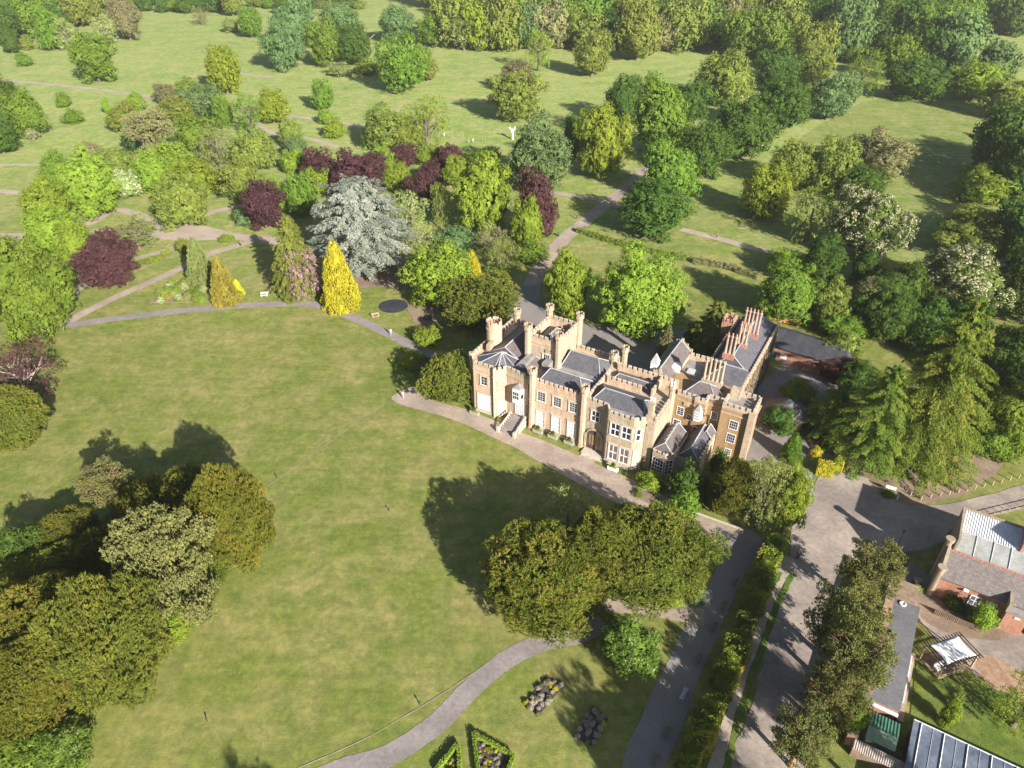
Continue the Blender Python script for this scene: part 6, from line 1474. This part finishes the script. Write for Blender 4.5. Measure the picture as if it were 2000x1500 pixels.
# parked car beneath the yellow tree
def car(px, rz, label, mat):
    rt = empty('parked_car', gp(*px), rz); tag(rt, label, 'car')
    prof = [(-2.1, .35), (-2.1, .75), (-1.35, .92), (-.75, 1.42), (.85, 1.45), (1.5, .98), (2.05, .9), (2.1, .35)]
    mb = MB(); n = len(prof)
    for s_, yy in ((0, -.85), (1, .85)): mb.v += [(x, yy * (.82 if z > 1.1 else 1), z) for x, z in prof]
    mb.f += [(i, i + 1, n + i + 1, n + i) for i in range(n - 1)] + [tuple(range(n)), tuple(range(2 * n - 1, n - 1, -1)), (n - 1, 0, n, 2 * n - 1)]
    mb.build('body', mat, rt)
    MB().add([(-1.32, -.72, .98), (-.78, -.66, 1.38), (-.78, .66, 1.38), (-1.32, .72, .98)], [(0, 1, 2, 3)]).box(-.7, .8, -.80, .80, 1.0, 1.36).build('window_glass', M_GLASS, rt)
    for x in (-1.35, 1.3):
        for y in (-.82, .82):
            w_ = MB(); w_.tube((x, y - .1, .32), (x, y + .1, .32), .32, .32, 14); o = w_.build('wheel', M_PIPE, rt); MB().tube((x, y - .11, .32), (x, y + .11, .32), .17, .17, 10).build('rim', M_ALU, o)
    for y in (-.6, .6): MB().box(-2.13, -2.0, y - .15, y + .15, .62, .74).build('headlight', M_WHITE, rt)
car((1574, 946), R(75), 'pale blue car half hidden under the yellow leaved tree', surf('pale blue car paint', (.25, .32, .42), (.27, .34, .44), 1, 3, rough=.25, spec=.6))
# water barrels behind the sheds
for i, (p, lb) in enumerate((((1789, 1141), 'dark barrel nearer the gable of the brick building'), ((1784, 1158), 'lower of the two dark barrels by the shed'))):
    rt = empty('barrel', gp(*p)); tag(rt, lb, 'barrel'); MB().lathe([(.5, 0), (.6, .45), (.52, .9)], 0, 0, 16).build('body', M_WOODD, rt); MB().lathe([(.54, .9), (.54, .97)], 0, 0, 16).build('rim', M_LEAD, rt)

# ------------------------------------------------------------------ people
def skin(verts, edges, name, mat, parent, lev=1):
    me = bpy.data.meshes.new(name); me.from_pydata([v[0] for v in verts], edges, []); ob = bpy.data.objects.new(name, me); COL.objects.link(ob)
    md = ob.modifiers.new('s', 'SKIN'); me.update()
    if not me.skin_vertices: me.skin_vertices.new(name='') if hasattr(me.skin_vertices, 'new') else None
    bpy.context.view_layer.objects.active = ob
    if not me.skin_vertices: bpy.ops.mesh.customdata_skin_add()
    for i, v in enumerate(verts): me.skin_vertices[0].data[i].radius = (v[1], v[1] * .8); 
    me.skin_vertices[0].data[0].use_root = True
    ss = ob.modifiers.new('u', 'SUBSURF'); ss.levels = ss.render_levels = lev
    dg = bpy.context.evaluated_depsgraph_get(); ev = bpy.data.meshes.new_from_object(ob.evaluated_get(dg)); bpy.data.objects.remove(ob)
    ev.name = name; ev.materials.clear(); ev.materials.append(mat); o = bpy.data.objects.new(name, ev); COL.objects.link(o); o.parent = parent
    ev.polygons.foreach_set('use_smooth', [True] * len(ev.polygons)); return o
M_SKIN = surf('skin', (.50, .30, .22), (.58, .36, .27), 3, 9, rough=.6)
def person(px, rz, label, top, legs, hair=(.06, .04, .03), stride=.22, pose='walk'):
    rt = empty('person', gp(*px), rz); tag(rt, label, 'person')
    s = stride
    V = [((0, 0, .95), .13), ((0, 0, 1.2), .14), ((0, 0, 1.42), .13), ((0, 0, 1.52), .055), ((0, .01, 1.6), .085), ((0, .01, 1.70), .08),
         ((.10, 0, .88), .095), ((.11, s * .5, .48), .065), ((.11, s * .9, .08), .045), ((.11, s * .9 - .12, .04), .035),
         ((-.10, 0, .88), .095), ((-.11, -s * .3, .48), .065), ((-.11, -s, .09), .045), ((-.11, -s - .12, .05), .035),
         ((.19, 0, 1.40), .055), ((.24, -s * .5, 1.15), .042), ((.22, -s * .9, .92), .032), ((.21, -s, .84), .03),
         ((-.19, 0, 1.40), .055), ((-.24, s * .4, 1.15), .042), ((-.22, s * .5, .92), .032), ((-.21, s * .5, .84), .03)]
    E = [(0, 1), (1, 2), (2, 3), (3, 4), (4, 5), (0, 6), (6, 7), (7, 8), (8, 9), (0, 10), (10, 11), (11, 12), (12, 13), (2, 14), (14, 15), (15, 16), (16, 17), (2, 18), (18, 19), (19, 20), (20, 21)]
    skin(V, E, 'body', M_SKIN, rt)
    k = 1.22
    sv = [V[0], V[1], V[2], V[14], V[15], V[18], V[19]]; sv = [(p, r * k) for p, r in sv]
    skin(sv, [(0, 1), (1, 2), (2, 3), (3, 4), (2, 5), (5, 6)], 'shirt', surf('shirt ' + label, top, rough=.9), rt)
    lv = [V[0], V[6], V[7], V[8], V[10], V[11], V[12]]; lv = [(p, r * 1.25) for p, r in lv]
    skin(lv, [(0, 1), (1, 2), (2, 3), (0, 4), (4, 5), (5, 6)], 'trousers', surf('trousers ' + label, legs, rough=.9), rt)
    MB().blob((0, .03, 1.70), (.10, .105, .10), 2, 10, .02).build('hair', surf('hair %.2f' % hair[0], hair, rough=.8), rt, True)
    return rt
WHT = (.7, .68, .66); BLU = (.03, .05, .16); DRK = (.03, .03, .035)
person((764, 655), R(200), 'person in white top walking on the path beyond the lawn', WHT, (.35, .33, .35))
person((471, 481), R(120), 'person in dark blue at the head of the straight grey path', BLU, DRK)
person((1126, 428), R(140), 'person in dark clothes beside the avenue crossing', DRK, DRK)
person((1399, 465), R(100), 'person in orange top walking on the pale path', (.5, .16, .05), DRK)
person((868, 267), R(0), 'person in white standing in the meadow near the thin poles', WHT, WHT, stride=.1)
person((916, 279), R(30), 'person in dark top and pale shorts in the meadow', DRK, (.5, .45, .3), stride=.3)
person((924, 279), R(30), 'person in pale clothes walking in the meadow', (.5, .5, .35), (.4, .4, .35))
person((677, 174), R(10), 'distant person in dark clothes near the meadow shrubs', DRK, DRK)
person((788, 778), R(60), 'person in pale coat standing at the corner of the drive', WHT, (.4, .38, .36), stride=.08)
person((1556, 1092), R(160), 'person in navy jacket beside a bicycle on the road', BLU, DRK, (.4, .4, .45))
# bicycle
bk = empty('bicycle', gp(1561, 1092) + Vector((.35, 0, 0)), R(75)); tag(bk, 'dark bicycle held by the person in navy', 'bicycle')
def ring(mb, c, r, t=.025, n=16):
    for i in range(n): a, b = 2 * math.pi * i / n, 2 * math.pi * (i + 1) / n; mb.tube((c[0] + r * math.cos(a), c[1], c[2] + r * math.sin(a)), (c[0] + r * math.cos(b), c[1], c[2] + r * math.sin(b)), t, t, 5)
    return mb
for x in (-.52, .52): ring(MB(), (x, 0, .34), .33).build('wheel', M_PIPE, bk)
MB().tube((-.52, 0, .34), (-.12, 0, .85), .02).tube((-.52, 0, .34), (0, 0, .3), .02).tube((0, 0, .3), (-.12, 0, .9), .02).tube((0, 0, .3), (.4, 0, .8), .02).tube((-.12, 0, .82), (.4, 0, .82), .02).tube((.52, 0, .34), (.38, 0, .98), .02).build('frame', M_ALU, bk)
MB().box(-.24, .02, -.06, .06, .9, .95).build('saddle', M_PIPE, bk); MB().tube((.36, -.25, 1.0), (.36, .25, 1.0), .015).build('handlebar', M_PIPE, bk)

# ------------------------------------------------------------------ trees that stand just below the frame and throw the shade seen in it
def tree_at(kind, x, y, r, rz, hc, col, label):
    rt = empty(KN[kind], (x, y, 0)); tag(rt, label, 'tree')
    for n_, me, mt, loc, sc in (('crown', PR[kind][0], LC[col], (0, 0, hc), (r, r, rz)), ('trunk', TRUNKS[0], BARKR, (0, 0, 0), (.4, .4, hc * .8)), ('limbs', LIMBS[0], BARKR, (0, 0, hc), (r, r, rz))):
        o = bpy.data.objects.new(n_, me); COL.objects.link(o)
        if not me.materials: me.materials.append(BARK)
        o.parent = rt; o.location = loc; o.scale = sc; o.material_slots[0].link = 'OBJECT'; o.material_slots[0].material = mt
tree_at('broadN', 26.0, 21.5, 6.0, 6.5, 11.0, 'G', 'tree below the frame shading the flower beds')
tree_at('broad', 33.0, 22.0, 5.0, 7.0, 12, 'G', 'tree below the frame shading the walk')
tree_at('pine', 45.0, 26.0, 3.2, 4.0, 13, 'Q', 'pine below the frame shading the road')
tree_at('pine', 52.0, 24.0, 3.2, 4.0, 14, 'Q', 'second pine below the frame shading the road')
tree_at('broad', -14.0, 15.0, 3.0, 5.0, 10, 'G', 'tree below the frame touching the lawn with shade')

# ------------------------------------------------------------------ thin morning haze over the park
hm, hn, hl = _new('haze air')
pv_ = hn.new('ShaderNodeVolumePrincipled'); pv_.inputs['Color'].default_value = (0.96, 0.97, 0.91, 1); pv_.inputs['Density'].default_value = 0.00015
pv_.inputs['Anisotropy'].default_value = 0.3
ho = hn.new('ShaderNodeOutputMaterial'); hl.new(pv_.outputs[0], ho.inputs['Volume'])
hz = MB().box(-1500, 1500, -300, 3200, -1.0, 90.0).build('haze', hm); tag(hz, 'thin pale morning haze over the park', None, None, 'stuff')
